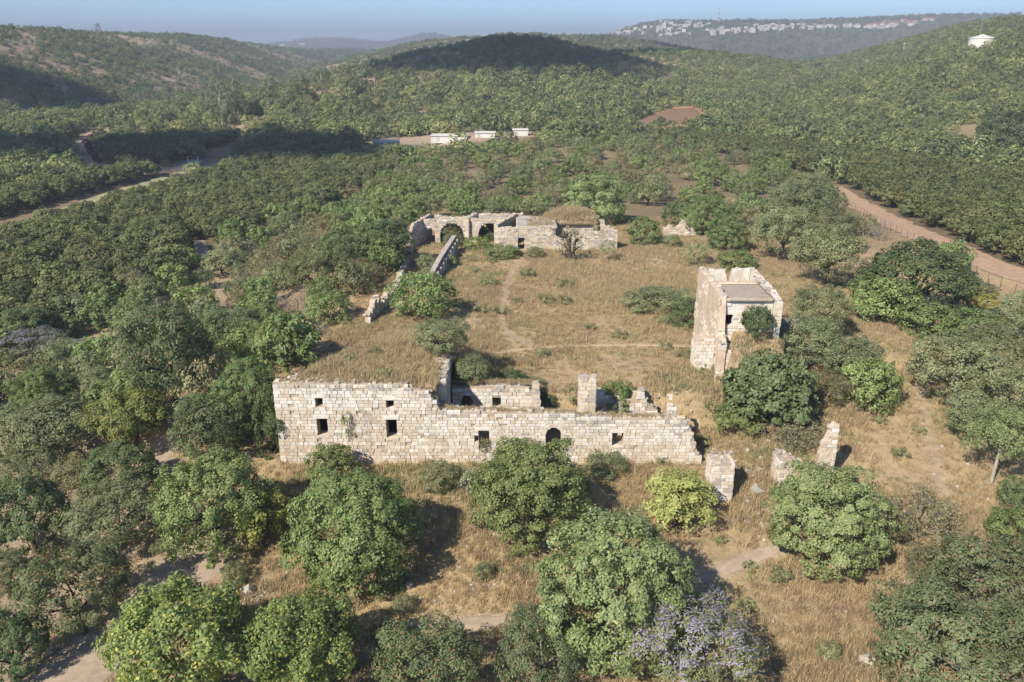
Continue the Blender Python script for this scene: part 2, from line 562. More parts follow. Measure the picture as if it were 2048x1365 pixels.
ys = list(np.arange(6, 132, 0.42))
while ys[-1] < 6200:
    ys.append(ys[-1] * 1.0125 + 0.05)
ys = np.array(ys)
NX = 341
us = np.linspace(-1, 1, NX)
GX = us[None, :] * (0.92 * ys[:, None] + 34)
GY = np.repeat(ys[:, None], NX, 1)
GZ = H(GX, GY)
V = np.stack([GX.ravel(), GY.ravel(), GZ.ravel()], 1)
i, j = np.meshgrid(np.arange(len(ys) - 1), np.arange(NX - 1), indexing='ij')
q = (i * NX + j).ravel()
F = np.stack([q, q + 1, q + NX + 1, q + NX], 1)

# what covers the ground where: dry grass, trodden soil, orchard litter, stony hillside
x, y, z = V[:, 0], V[:, 1], V[:, 2]
ppx, ppy, pdep = project(x, y, z)
col = np.zeros((len(V), 4), np.float32)
col[:, 3] = 1
straw, straw_b = np.array([0.45, 0.345, 0.205]), np.array([0.35, 0.27, 0.165])
soil, litter = np.array([0.36, 0.29, 0.215]), np.array([0.20, 0.160, 0.105])
stony, scrubby, farg = np.array([0.33, 0.26, 0.185]), np.array([0.17, 0.155, 0.09]), np.array([0.115, 0.115, 0.066])
def lerp(a, b, t):
    return a + (b - a) * t[:, None]
n1 = fbm(x, y, 7, 3, 61) * 0.5 + 0.5
base = lerp(np.repeat(straw[None], len(V), 0), straw_b, np.clip(n1 * 1.2 - 0.1, 0, 1))
base = lerp(base, soil, np.clip(ss(0.15, 0.6, fbm(x, y, 4, 3, 71)) * 0.5, 0, 1))
bare = ss(-19, -27, x) * (1 - ss(100, 140, y))
base = lerp(base, soil, bare * 0.8)
base = lerp(base, litter, ss(115, 150, y) * 0.8)
for P in PARCELS:
    base = lerp(base, litter * 0.9, in_poly(ppx, ppy, P).astype(float))
base = lerp(base, soil * 1.05, in_poly(ppx, ppy, COMPOUND).astype(float))
hm = ss(1, 12, hill_height(x, y))
hn = fbm(x, y, 55, 4, 81)
base = lerp(base, lerp(np.repeat(stony[None], len(V), 0), scrubby, ss(-0.1, 0.3, hn)), hm)
fm = ss(1200, 1900, y)
base = lerp(base, lerp(np.repeat(farg[None], len(V), 0), stony, ss(0.2, 0.55, fbm(x, y, 160, 4, 91)) * ss(3000, 4200, y)), fm)
red = in_poly(ppx, ppy, [(290, 248), (330, 241), (480, 235), (478, 241), (330, 249)]) | in_poly(ppx, ppy, BARE)
base = lerp(base, np.array([0.40, 0.24, 0.14]), red.astype(float) * 0.8)
near_ = (y < 135) & (np.abs(x) < 60)
pdist = np.full(len(V), 99.0)
pdist[near_] = path_distance(x[near_], y[near_])
base = lerp(base, soil * 1.12, (1 - ss(-0.1, 0.55, pdist)) * 0.75)
col[:, :3] = base * 0.92
tme = mesh_arrays('ground', V, F, smooth=True)
att = tme.color_attributes.new('cover', 'FLOAT_COLOR', 'POINT')
att.data.foreach_set('color', col.ravel())
m = NT('ground')
pos = m.coords()
va = m.new('ShaderNodeVertexColor', layer_name='cover')
fine = m.noise(1.6, 8, 0.72, pos)
c = m.mix(1.0, va.outputs[0], m.ramp(fine, [(0.25, (0.55, 0.52, 0.48)), (0.5, (0.95, 0.95, 0.95)), (0.8, (1.35, 1.32, 1.25))]), 'MULTIPLY')
broad = m.noise(0.045, 5, 0.6, pos)
c = m.mix(1.0, c, m.ramp(broad, [(0.3, (0.8, 0.82, 0.8)), (0.7, (1.15, 1.12, 1.05))]), 'MULTIPLY')
m.bump(m.noise(2.8, 7, 0.75, pos), 0.9, 0.25)
tme.materials.append(m.finish(c, 0.95, 0.05))
ground = tag(obj('ground', tme), 'dry hillside ground with straw grass, bare soil and stony slopes', 'ground', kind='structure')
BVH = BVHTree.FromPolygons([tuple(p) for p in V.tolist()], F.tolist())

def gz(x, y):
    hit = BVH.ray_cast(Vector((x, y, 400)), Vector((0, 0, -1)))
    return hit[0].z if hit[0] is not None else float(H(x, y))

# paths and roads: thin worn sheets that follow the ground, with ragged edges
rng = np.random.default_rng(4)
PATH_LABELS = ['short pale footpath between the two round carob trees in front', 'pale footpath below the dry bank near the bottom edge', 'faint footpath up the grassy slope beside the shadowed trees',
               'faint footpath from the far doorway down the courtyard', 'footpath crossing the courtyard grass towards the tower',
               'reddish dirt road beside the orchard and fence posts', 'broad bare dirt track under the trees', 'bare soil strip under the tall dark trunk', 'pale curving farm track beside the purple hedge',
               'pale turning place by the small gate', 'pale farm track between orchard blocks', 'pale grassy farm strip between two orchard blocks', 'reddish soil gap at the orchard corner']
for k, (nm, mt, wd, ln) in enumerate(PATH_LINES):
    if nm == '-':                                     # only trodden grass
        continue
    far = max(p[1] for p in ln) > 140
    step = 1.5 if far else 0.4
    pts = resample(ln, step)
    n = len(pts)
    across = 9
    Vp = []
    for a in range(n):
        p0, p1 = pts[max(a - 1, 0)], pts[min(a + 1, n - 1)]
        dx, dy = p1[0] - p0[0], p1[1] - p0[1]
        L = math.hypot(dx, dy) + 1e-9
        nx_, ny_ = -dy / L, dx / L
        taper = 1 if far else min(1, 0.35 + 0.65 * min(a, n - 1 - a) / 5)
        wl_ = wd / 2 * taper * (1 + 0.35 * float(fbm(a * step, 0.0, 1.4, 3, 100 + k)))
        wr_ = wd / 2 * taper * (1 + 0.35 * float(fbm(a * step, 50.0, 1.4, 3, 140 + k)))
        for b in range(across):
            t = b / (across - 1)
            off = -wl_ + (wl_ + wr_) * t
            X, Y = pts[a][0] + nx_ * off, pts[a][1] + ny_ * off
            lift = (0.05 if not far else 0.12) - (0.05 if b in (0, across - 1) else 0)
            if in_roof(np.array(X), np.array(Y)):
                Z = max(gz(X, Y), float(earth_roof_height(X, Y)))
            else:
                Z = gz(X, Y)
            Vp.append((X, Y, Z + lift))
    Fp = [(a * across + b, a * across + b + 1, (a + 1) * across + b + 1, (a + 1) * across + b) for a in range(n - 1) for b in range(across - 1)]
    tag(obj(nm, mesh_arrays(nm, Vp, Fp, [M[mt]], smooth=True)), PATH_LABELS[k], 'path' if nm == 'path' else 'road', kind='structure')

# ploughed field in the distance
fw = [ground_hit(*p) for p in FIELD]
cx, cy = sum(p[0] for p in fw) / len(fw), sum(p[1] for p in fw) / len(fw)
Vp, Fp = [], []
NR, NA = 14, 60
ring = resample([(p[0], p[1]) for p in fw] + [(fw[0][0], fw[0][1])], 1e9 if False else 6)[:-1]
NA = len(ring)
for r_ in range(NR + 1):
    t = r_ / NR
    for a in range(NA):
        X, Y = cx + (ring[a][0] - cx) * t, cy + (ring[a][1] - cy) * t
        Vp.append((X, Y, gz(X, Y) + 0.25 - (0.2 if r_ == NR else 0)))
for r_ in range(NR):
    for a in range(NA):
        a2 = (a + 1) % NA
        Fp.append((r_ * NA + a, r_ * NA + a2, (r_ + 1) * NA + a2, (r_ + 1) * NA + a))
tag(obj('ploughed_field', mesh_arrays('ploughed_field', Vp, Fp, [M['field_soil']], smooth=True)), 'small brown ploughed field at the foot of the wooded slope', 'field', kind='structure')
# ------------------------------------------------------------------ plants: builders
def unit(v):
    return v / (np.linalg.norm(v, axis=-1, keepdims=True) + 1e-9)

def leaf_quads(P, N, length, width, rng, droop=0.0):
    """one rhombic leaf or leaf spray per point; P (n,3), N normals"""
    n = len(P)
    T = unit(np.cross(N, unit(rng.normal(size=(n, 3)))))
    T[:, 2] -= droop
    T = unit(T)
    B = unit(np.cross(N, T))
    s = rng.uniform(0.7, 1.3, (n, 1))
    a, b = T * length * 0.5 * s, B * width * 0.5 * s
    V = np.stack([P - a, P + b * 1.0 - a * 0.1, P + a, P - b - a * 0.1], 1).reshape(-1, 3)
    F = np.arange(4 * n).reshape(n, 4)
    return V, F

def crown_points(rng, lobes, n_clumps, clump_r, per, up=0.45, inner=0.12, flat=0.8, skirt=False):
    """points and normals of foliage: clumps of leaves sitting on the outside of a cluster of lobes"""
    L = np.array(lobes, float)                      # cx, cy, cz, rx, ry, rz
    area = L[:, 3] * L[:, 5]
    share = area / area.sum()
    cs = []
    for li, l in enumerate(L):
        k = int(n_clumps * share[li] * 1.5) + 2
        d = unit(rng.normal(size=(k, 3)))
        d[:, 2] = np.where(d[:, 2] < -0.8, -d[:, 2], d[:, 2])
        rad = rng.uniform(0.82, 1.03, (k, 1)) + (rng.uniform(size=(k, 1)) < 0.13) * rng.uniform(0.02, 0.16, (k, 1))
        dd = d.copy()
        if skirt and li == 0:                      # a crown that reaches the ground keeps its girth below
            low = d[:, 2] < 0
            hor = np.hypot(d[:, 0], d[:, 1])[:, None] + 1e-6
            dd[:, :2] = np.where(low[:, None], d[:, :2] / hor * (1 - 0.16 * d[:, 2:3] ** 2), d[:, :2])
        p = l[:3] + dd * l[3:] * rad
        keep = np.ones(k, bool)
        for lj, o in enumerate(L):
            if lj != li:
                keep &= (((p - o[:3]) / (o[3:] * 0.80)) ** 2).sum(1) > 1
        keep &= p[:, 2] > clump_r * 0.35
        cs.append(np.concatenate([p[keep], unit(d[keep] / l[3:])], 1))
    cs = np.concatenate(cs)
    if len(cs) > n_clumps:
        cs = cs[rng.permutation(len(cs))[:n_clumps]]
    cp, cn = cs[:, :3], cs[:, 3:]
    k = len(cp)
    d = unit(rng.normal(size=(k, per, 3)) + cn[:, None, :] * 0.75)
    rr = clump_r * rng.uniform(0.65, 1.3, (k, 1, 1)) * rng.uniform(0.35, 1.0, (k, per, 1)) ** 0.6
    P = cp[:, None, :] + d * rr * np.array([1, 1, flat])
    Nn = unit(d * 0.6 + cn[:, None, :] * 0.85 + np.array([0, 0, up]) + rng.normal(size=(k, per, 3)) * 0.36)
    P, Nn = P.reshape(-1, 3), Nn.reshape(-1, 3)
    if inner > 0:
        m_ = int(len(P) * inner)
        li = rng.choice(len(L), m_, p=share)
        d = unit(rng.normal(size=(m_, 3)))
        Q = L[li, :3] + d * L[li, 3:] * rng.uniform(0.35, 0.8, (m_, 1))
        P = np.concatenate([P, Q])
        Nn = np.concatenate([Nn, unit(rng.normal(size=(m_, 3)))])
    return P, Nn

def dome_lobes(rng, w, h, base=0.05, bumps=7, size=0.5, rough=0.16):
    """a main body and bumps around it; the last column marks a crown that reaches the ground"""
    z0, z1 = h * base, h
    zc, rz = (z0 + z1) / 2 * 0.96, (z1 - z0) / 2
    if base < 0.04:
        zc, rz = h * 0.42, h * 0.58
    r_ = w / 2
    L = [(0, 0, zc, r_ * (0.93 - rough * 0.45), r_ * (0.93 - rough * 0.45), rz * (0.97 - rough * 0.4))]
    nb = bumps * 2
    for k in range(nb):
        a = 2.39996 * k + rng.uniform(-0.4, 0.4)
        se = -0.35 + 1.25 * (k + 0.5) / nb + rng.uniform(-.1, .1)
        e = math.asin(max(-1, min(1, se)))
        s = size * 0.68 * rng.uniform(0.65, 1.25)
        reach = (1 - s * 0.85) * rng.uniform(1 - rough * 0.9, 1 + rough * 0.35)
        L.append((math.cos(a) * math.cos(e) * r_ * reach, math.sin(a) * math.cos(e) * r_ * reach, zc + math.sin(e) * rz * reach, r_ * s, r_ * s, rz * s))
    return L

def limbs(mb, rng, lobes, r0, h_split, sides=6, twigs=2, lean=0.0, sink=0.4):
    top = Vector((rng.uniform(-.3, .3) * r0 * 4 + lean, rng.uniform(-.3, .3) * r0 * 4, h_split))
    mid = Vector((top.x * 0.3, top.y * 0.6, h_split * 0.55))
    mb.tube([(0, 0, -sink), (0, 0, h_split * 0.12), mid, top], [r0 * 1.35, r0 * 1.05, r0 * 0.85, r0 * 0.72], sides + 2)
    for l in lobes:
        tgt = Vector((l[0], l[1], l[2] + l[5] * 0.3))
        c1 = top.lerp(tgt, 0.45) + Vector((rng.uniform(-.12, .12), rng.uniform(-.12, .12), 0.10)) * (tgt - top).length
        mb.tube([top, c1, tgt], [r0 * 0.55, r0 * 0.34, r0 * 0.1], sides - 1)
        for t in range(twigs):
            d = unit(rng.normal(size=3))
            e = Vector((l[0] + d[0] * l[3] * 0.9, l[1] + d[1] * l[4] * 0.9, l[2] + abs(d[2]) * l[5] * 0.85))
            mb.tube([c1.lerp(tgt, rng.uniform(0, .8)), c1.lerp(e, 0.6), e], [r0 * 0.2, r0 * 0.12, r0 * 0.04], 4)

def build_tree(name, leaf, seed, w, h, base, n_clumps, clump_r, per, ll, lw, bumps=7, size=0.5, rough=0.16, trunk=0.22, split=0.3, bark='bark',
               inner=0.12, up=0.45, droop=0.0, extra=None, twigs=2, flat=0.8):
    rng = np.random.default_rng(seed)
    L = dome_lobes(rng, w, h, base, bumps, size, rough)
    P, Nn = crown_points(rng, L, n_clumps, clump_r, per, up, inner, flat, base < 0.07)
    Vl, Fl = leaf_quads(P, Nn, ll, lw, rng, droop)
    mats, midx = [LEAF[leaf]], np.zeros(len(Fl), int)
    if extra:                                          # (leaf material, share, only on the outside)
        mats.append(LEAF[extra[0]])
        top = P[:, 2] + rng.normal(size=len(P)) * h * 0.12 + np.hypot(P[:, 0], P[:, 1]) * 0.25
        midx = (top > np.quantile(top, 1 - extra[1])).astype(int) * (rng.uniform(size=len(P)) < 0.75)
    crown = mesh_arrays(name + '_crown', Vl, Fl, mats, midx)
    mb = MB()
    limbs(mb, rng, L[1:8] if len(L) > 3 else L, trunk, h * split, twigs=twigs)
    return {'crown': crown, 'trunk': mb.mesh(name + '_trunk', M[bark], True), 'w': w, 'h': h, 'mid': 0.5}

def build_dead(name, seed, w, h, stems=9, leaf=None, bark='deadwood', depth=3, thick=0.05, n_leaf=0):
    """leafless thicket of branching grey stems"""
    rng = np.random.default_rng(seed)
    mb = MB()
    tips = []
    def grow(p, d, L, r_, lev):
        q = p + d * L * 0.5 + Vector(rng.normal(size=3) * L * 0.06)
        e = q + (d + Vector(rng.normal(size=3) * 0.22)).normalized() * L * 0.5
        mb.tube([p, q, e], [r_, r_ * 0.8, r_ * 0.55], 3 if lev > 0 else 4, cap=False)
        if lev >= depth:
            tips.append(e)
            return
        for _ in range(3 if lev < 2 else 3):
            dd = (d + Vector(rng.normal(size=3)) * 0.55)
            dd.z = dd.z * 0.8 + 0.12
            grow(e if rng.uniform() < .6 else q, dd.normalized(), L * rng.uniform(0.5, 0.72), r_ * 0.55, lev + 1)
    for s in range(stems):
        a = rng.uniform(0, 2 * math.pi)
        sp = rng.uniform(0.15, 0.9)
        d = Vector((math.cos(a) * sp * w / h * 0.8, math.sin(a) * sp * w / h * 0.8, 1.0)).normalized()
        grow(Vector((math.cos(a) * w * 0.06, math.sin(a) * w * 0.06, -0.15)), d, math.hypot(h, w / 2 * sp) * 0.42, thick, 0)
    out = {'trunk': mb.mesh(name + '_branches', M[bark]), 'w': w, 'h': h, 'mid': 0.5, 'crown': None}
    if leaf:
        T = np.array([tuple(t) for t in tips])
        T = T[rng.choice(len(T), n_leaf)] + rng.normal(size=(n_leaf, 3)) * 0.16
        Vl, Fl = leaf_quads(T, unit(rng.normal(size=(n_leaf, 3)) + np.array([0, 0, .6])), 0.17, 0.09, rng)
        out['crown'] = mesh_arrays(name + '_leaves', Vl, Fl, [LEAF[leaf]])
    return out

def build_cypress(name, seed, w, h):
    rng = np.random.default_rng(seed)
    n = 1500
    t = rng.uniform(0, 1, n) ** 0.8
    a = rng.uniform(0, 2 * math.pi, n)
    prof = np.sin(np.clip(t * 1.02 + 0.06, 0, 1) * math.pi) ** 0.55 * (1 - 0.55 * t)
    r_ = w / 2 * 1.35 * prof * rng.uniform(0.75, 1.05, n)
    P = np.stack([np.cos(a) * r_, np.sin(a) * r_, 0.3 + t * (h - 0.3)], 1)
    Nn = unit(np.stack([np.cos(a), np.sin(a), 0.35 + 0 * a], 1) + rng.normal(size=(n, 3)) * 0.4)
    Vl, Fl = leaf_quads(P, Nn, 0.8, 0.42, rng)
    mb = MB()
    mb.tube([(0, 0, -0.4), (0, 0, h * 0.5), (0, 0, h * 0.97)], [0.2, 0.12, 0.03], 6)
    return {'crown': mesh_arrays(name + '_crown', Vl, Fl, [LEAF['cypress']]), 'trunk': mb.mesh(name + '_trunk', M['bark'], True), 'w': w, 'h': h, 'mid': 0.5}

def build_tall(name, leaf, seed, w, h, base=0.28, heads=9, clumps=120, per=26, ll=0.55, lw=0.3, bark='bark_pale'):
    """tall tree with separate heads of foliage on long bare limbs"""
    rng = np.random.default_rng(seed)
    L = []
    for k in range(heads):
        t = (k + 0.5) / heads
        z_ = h * (base + (0.95 - base) * t)
        rad = w / 2 * 0.62 * math.sin(math.pi * min(1, 0.25 + t * 0.72)) * rng.uniform(0.6, 1.1)
        a = k * 2.4 + rng.uniform(-.4, .4)
        s = w * rng.uniform(0.19, 0.27)
        L.append((math.cos(a) * rad, math.sin(a) * rad, z_ - s * 0.3, s, s, s * 1.15))
    P, Nn = crown_points(rng, L, clumps, w * 0.09, per, 0.3, 0.1, 1.0)
    Vl, Fl = leaf_quads(P, Nn, ll, lw, rng, 0.4)
    mb = MB()
    limbs(mb, rng, L, w * 0.045, h * base * 1.1, twigs=1)
    return {'crown': mesh_arrays(name + '_crown', Vl, Fl, [LEAF[leaf]]), 'trunk': mb.mesh(name + '_trunk', M[bark], True), 'w': w, 'h': h, 'mid': 0.5}

K = {}
def kind(key, builder, n, **kw):
    K[key] = [builder('%s_%d' % (key, i), seed=hash_seed(key) + i, **kw) for i in range(n)]
def hash_seed(s):
    return sum((i + 3) * ord(c) for i, c in enumerate(s)) % 9973

kind('carob', lambda name, seed, **k: build_tree(name, 'carob', seed, **k), 3, w=8.4, h=7.0, base=0.03, n_clumps=300, clump_r=0.52, per=94, ll=0.185, lw=0.11, bumps=10, size=0.42, rough=0.27, split=0.22)
kind('carob_pale', lambda name, seed, **k: build_tree(name, 'carob_pale', seed, **k), 2, w=8.4, h=7.0, base=0.03, n_clumps=320, clump_r=0.48, per=88, ll=0.185, lw=0.11, bumps=9, size=0.45, rough=0.14, split=0.22)
kind('carob_dark', lambda name, seed, **k: build_tree(name, 'carob_dark', seed, **k), 2, w=7.0, h=6.0, base=0.05, n_clumps=230, clump_r=0.5, per=64, ll=0.21, lw=0.12, bumps=9, size=0.45, rough=0.2, split=0.24)
kind('fig', lambda name, seed, **k: build_tree(name, 'fig', seed, **k), 1, w=7.5, h=5.4, base=0.0, n_clumps=230, clump_r=0.5, per=42, ll=0.34, lw=0.2, bumps=9, size=0.42, rough=0.12, split=0.2, droop=0.5)
kind('mulberry', lambda name, seed, **k: build_tree(name, 'mulberry', seed, **k), 2, w=8.5, h=8.0, base=0.12, n_clumps=240, clump_r=0.66, per=74, ll=0.245, lw=0.14, bumps=13, size=0.34, rough=0.3, split=0.28, droop=0.35, flat=1.1, inner=0.2)
kind('lime', lambda name, seed, **k: build_tree(name, 'lime', seed, **k), 1, w=5.2, h=4.6, base=0.06, n_clumps=120, clump_r=0.5, per=48, ll=0.2, lw=0.12, bumps=9, size=0.4, rough=0.25, split=0.22)
kind('yellow', lambda name, seed, **k: build_tree(name, 'yellow', seed, **k), 1, w=4.0, h=4.4, base=0.1, n_clumps=90, clump_r=0.45, per=38, ll=0.2, lw=0.12, bumps=9, size=0.4, rough=0.35, split=0.25)
kind('olive', lambda name, seed, **k: build_tree(name, 'olive', seed, **k), 4, w=6.2, h=5.4, base=0.16, n_clumps=170, clump_r=0.55, per=58, ll=0.21, lw=0.085, bumps=11, size=0.36, rough=0.3, split=0.28, inner=0.1, twigs=4)
kind('olive_dry', lambda name, seed, **k: build_tree(name, 'olive_dry', seed, **k), 2, w=5.5, h=4.6, base=0.1, n_clumps=120, clump_r=0.55, per=48, ll=0.2, lw=0.075, bumps=11, size=0.36, rough=0.32, split=0.2, inner=0.06, twigs=5, bark='deadwood')
kind('pistachio', lambda name, seed, **k: build_tree(name, 'pistachio', seed, **k), 3, w=7.4, h=6.4, base=0.08, n_clumps=210, clump_r=0.58, per=58, ll=0.22, lw=0.105, bumps=12, size=0.36, rough=0.3, split=0.25, inner=0.1, twigs=3)
kind('pistachio_red', lambda name, seed, **k: build_tree(name, 'pistachio_red', seed, **k), 2, w=7.4, h=6.2, base=0.03, n_clumps=210, clump_r=0.58, per=58, ll=0.22, lw=0.105, bumps=12, size=0.38, rough=0.28, split=0.2, inner=0.1, twigs=4, bark='deadwood')
kind('jacaranda', lambda name, seed, **k: build_tree(name, 'jacaranda', seed, extra=('blossom', 0.32), **k), 2, w=7.5, h=6.0, base=0.22, n_clumps=190, clump_r=0.5, per=50, ll=0.2, lw=0.08, bumps=13, size=0.32, rough=0.3, split=0.3, inner=0.05, twigs=5, bark='bark_pale')
kind('oleander', lambda name, seed, **k: build_tree(name, 'oleander', seed, **k), 1, w=4.2, h=3.0, base=0.0, n_clumps=90, clump_r=0.45, per=36, ll=0.22, lw=0.08, bumps=8, size=0.42, rough=0.25, split=0.15)
kind('bush', lambda name, seed, **k: build_tree(name, 'carob', seed, **k), 3, w=4.0, h=2.8, base=0.0, n_clumps=110, clump_r=0.38, per=44, ll=0.17, lw=0.1, bumps=8, size=0.44, rough=0.22, split=0.15, trunk=0.1)
kind('bush_dark', lambda name, seed, **k: build_tree(name, 'carob_dark', seed, **k), 2, w=4.0, h=2.8, base=0.0, n_clumps=110, clump_r=0.38, per=40, ll=0.17, lw=0.1, bumps=8, size=0.44, rough=0.22, split=0.15, trunk=0.1)
kind('bush_grey', lambda name, seed, **k: build_tree(name, 'olive', seed, **k), 2, w=4.0, h=2.6, base=0.0, n_clumps=110, clump_r=0.38, per=44, ll=0.17, lw=0.07, bumps=9, size=0.42, rough=0.3, split=0.15, trunk=0.09)
kind('weed', lambda name, seed, **k: build_tree(name, 'weed', seed, **k), 2, w=1.5, h=0.75, base=0.0, n_clumps=24, clump_r=0.2, per=18, ll=0.16, lw=0.06, bumps=6, size=0.45, rough=0.3, split=0.1, trunk=0.02)
kind('orchard', lambda name, seed, **k: build_tree(name, 'avocado', seed, **k), 4, w=6.0, h=4.9, base=0.04, n_clumps=90, clump_r=0.62, per=24, ll=0.42, lw=0.24, bumps=8, size=0.42, rough=0.22, split=0.2, inner=0.2, twigs=0, droop=0.2)
kind('scrub', lambda name, seed, **k: build_tree(name, 'olive', seed, **k), 3, w=6.0, h=4.6, base=0.04, n_clumps=80, clump_r=0.62, per=26, ll=0.36, lw=0.17, bumps=9, size=0.4, rough=0.3, split=0.2, inner=0.15, twigs=1)
kind('scrub_green', lambda name, seed, **k: build_tree(name, 'carob', seed, **k), 2, w=6.0, h=4.8, base=0.03, n_clumps=85, clump_r=0.62, per=26, ll=0.38, lw=0.2, bumps=8, size=0.42, rough=0.22, split=0.2, inner=0.15, twigs=1)
kind('scrub_dry', lambda name, seed, **k: build_tree(name, 'olive_dry', seed, **k), 2, w=5.6, h=4.0, base=0.03, n_clumps=70, clump_r=0.6, per=24, ll=0.34, lw=0.14, bumps=9, size=0.4, rough=0.3, split=0.2, inner=0.1, twigs=3, bark='deadwood')
kind('dead', build_dead, 3, w=4.4, h=3.0, stems=11, depth=3, thick=0.055)
kind('dead_leafy', build_dead, 2, w=4.4, h=3.0, stems=11, depth=3, thick=0.05, leaf='olive_dry', n_leaf=1500)
kind('bare_tree', build_dead, 1, w=5.0, h=4.2, stems=4, depth=3, thick=0.16, leaf='olive_dry', n_leaf=700, bark='bark')
kind('slim', lambda name, seed, **k: build_tree(name, 'weed', seed, **k), 1, w=3.0, h=4.6, base=0.15, n_clumps=70, clump_r=0.36, per=34, ll=0.18, lw=0.07, bumps=8, size=0.4, rough=0.3, split=0.3, trunk=0.07, inner=0.05, bark='bark_pale')
kind('conifer', lambda name, seed, **k: build_tree(name, 'carob_pale', seed, **k), 1, w=5.0, h=8.5, base=0.22, n_clumps=150, clump_r=0.45, per=50, ll=0.22, lw=0.08, bumps=13, size=0.36, rough=0.35, split=0.5, trunk=0.14, inner=0.08, bark='bark_pale', flat=1.3, twigs=4)
kind('cypress', build_cypress, 2, w=2.2, h=11)
kind('tall', lambda name, seed, **k: build_tall(name, 'euc', seed, **k), 3, w=11, h=18)
kind('pine', lambda name, seed, **k: build_tall(name, 'maquis_light', seed, base=0.35, bark='bark', **k), 1, w=12, h=13)
kind('bougainvillea', lambda name, seed, **k: build_tree(name, 'bougainvillea', seed, **k), 2, w=3.0, h=1.9, base=0.0, n_clumps=36, clump_r=0.35, per=16, ll=0.36, lw=0.22, bumps=6, size=0.45, rough=0.25, split=0.2, trunk=0.06, twigs=0)

PLACED = []          # x, y, radius of everything planted by hand
prng = np.random.default_rng(77)
KIND_NAMES = {'carob': 'carob_tree', 'carob_pale': 'carob_tree', 'carob_dark': 'carob_tree', 'fig': 'fig_tree', 'mulberry': 'mulberry_tree', 'lime': 'young_tree', 'yellow': 'young_tree',
              'olive': 'almond_tree', 'olive_dry': 'almond_tree', 'pistachio': 'pistachio_tree', 'pistachio_red': 'pistachio_tree', 'jacaranda': 'flowering_tree', 'oleander': 'oleander_bush',
              'bush': 'shrub', 'bush_dark': 'shrub', 'bush_grey': 'shrub', 'weed': 'weed_tuft', 'orchard': 'orchard_tree', 'scrub': 'scrub_tree', 'scrub_green': 'scrub_tree', 'scrub_dry': 'scrub_tree',
              'dead': 'dead_shrub', 'dead_leafy': 'dry_shrub', 'bare_tree': 'bare_tree', 'slim': 'sapling', 'conifer': 'slender_tree', 'cypress': 'cypress_tree', 'tall': 'eucalyptus_tree', 'pine': 'pine_tree',
              'bougainvillea': 'bougainvillea_bush'}
SHRUBBY = {'bush', 'bush_dark', 'bush_grey', 'weed', 'oleander', 'bougainvillea'}
CATS = {'carob_tree': 'tree', 'oleander_bush': 'bush', 'shrub': 'shrub', 'weed_tuft': 'weed', 'dead_shrub': 'shrub', 'dry_shrub': 'shrub', 'bougainvillea_bush': 'bush', 'sapling': 'tree'}

def plant(kd, x, y, z, w, h, label, group=None, rz=None, variant=None):
    v = K[kd][variant if variant is not None else int(prng.integers(len(K[kd])))]
    nm = KIND_NAMES[kd]
    t = empty(nm, (x, y, z), float(prng.uniform(0, 6.28)) if rz is None else rz)
    s, sz = w / v['w'], h / v['h']
    t.scale = (s, s, sz)
    tag(t, label, CATS.get(nm, 'tree'), group)
    if v['crown'] is not None:
        obj('foliage' if kd in SHRUBBY else 'crown', v['crown'], t)
        obj('stem' if kd in SHRUBBY else 'trunk', v['trunk'], t)
    else:
        obj('branches', v['trunk'], t)
    return t

def plant_px(kd, cx, cy, wpx, ratio, label, group=None, variant=None, rz=None):
    """a plant whose crown is centred where the photograph shows it, standing on the ground below"""
    h, w = 3.0, 4.0
    for _ in range(6):
        p = ground_hit(cx, cy, h * 0.48)
        if p is None:
            return None
        dep = p[1] * CP - (float(surface(p[0], p[1])) + h * 0.48 - CAM_Z) * SP
        w = wpx * dep / FPX
        h = w * ratio
    x, y = p[0], p[1]
    z = max(gz(x, y), float(surface(x, y)) if in_roof(np.array(x), np.array(y)) else -99)
    PLACED.append((x, y, w * 0.5))
    return plant(kd, x, y, z - 0.05, w, h, label, group, rz, variant)
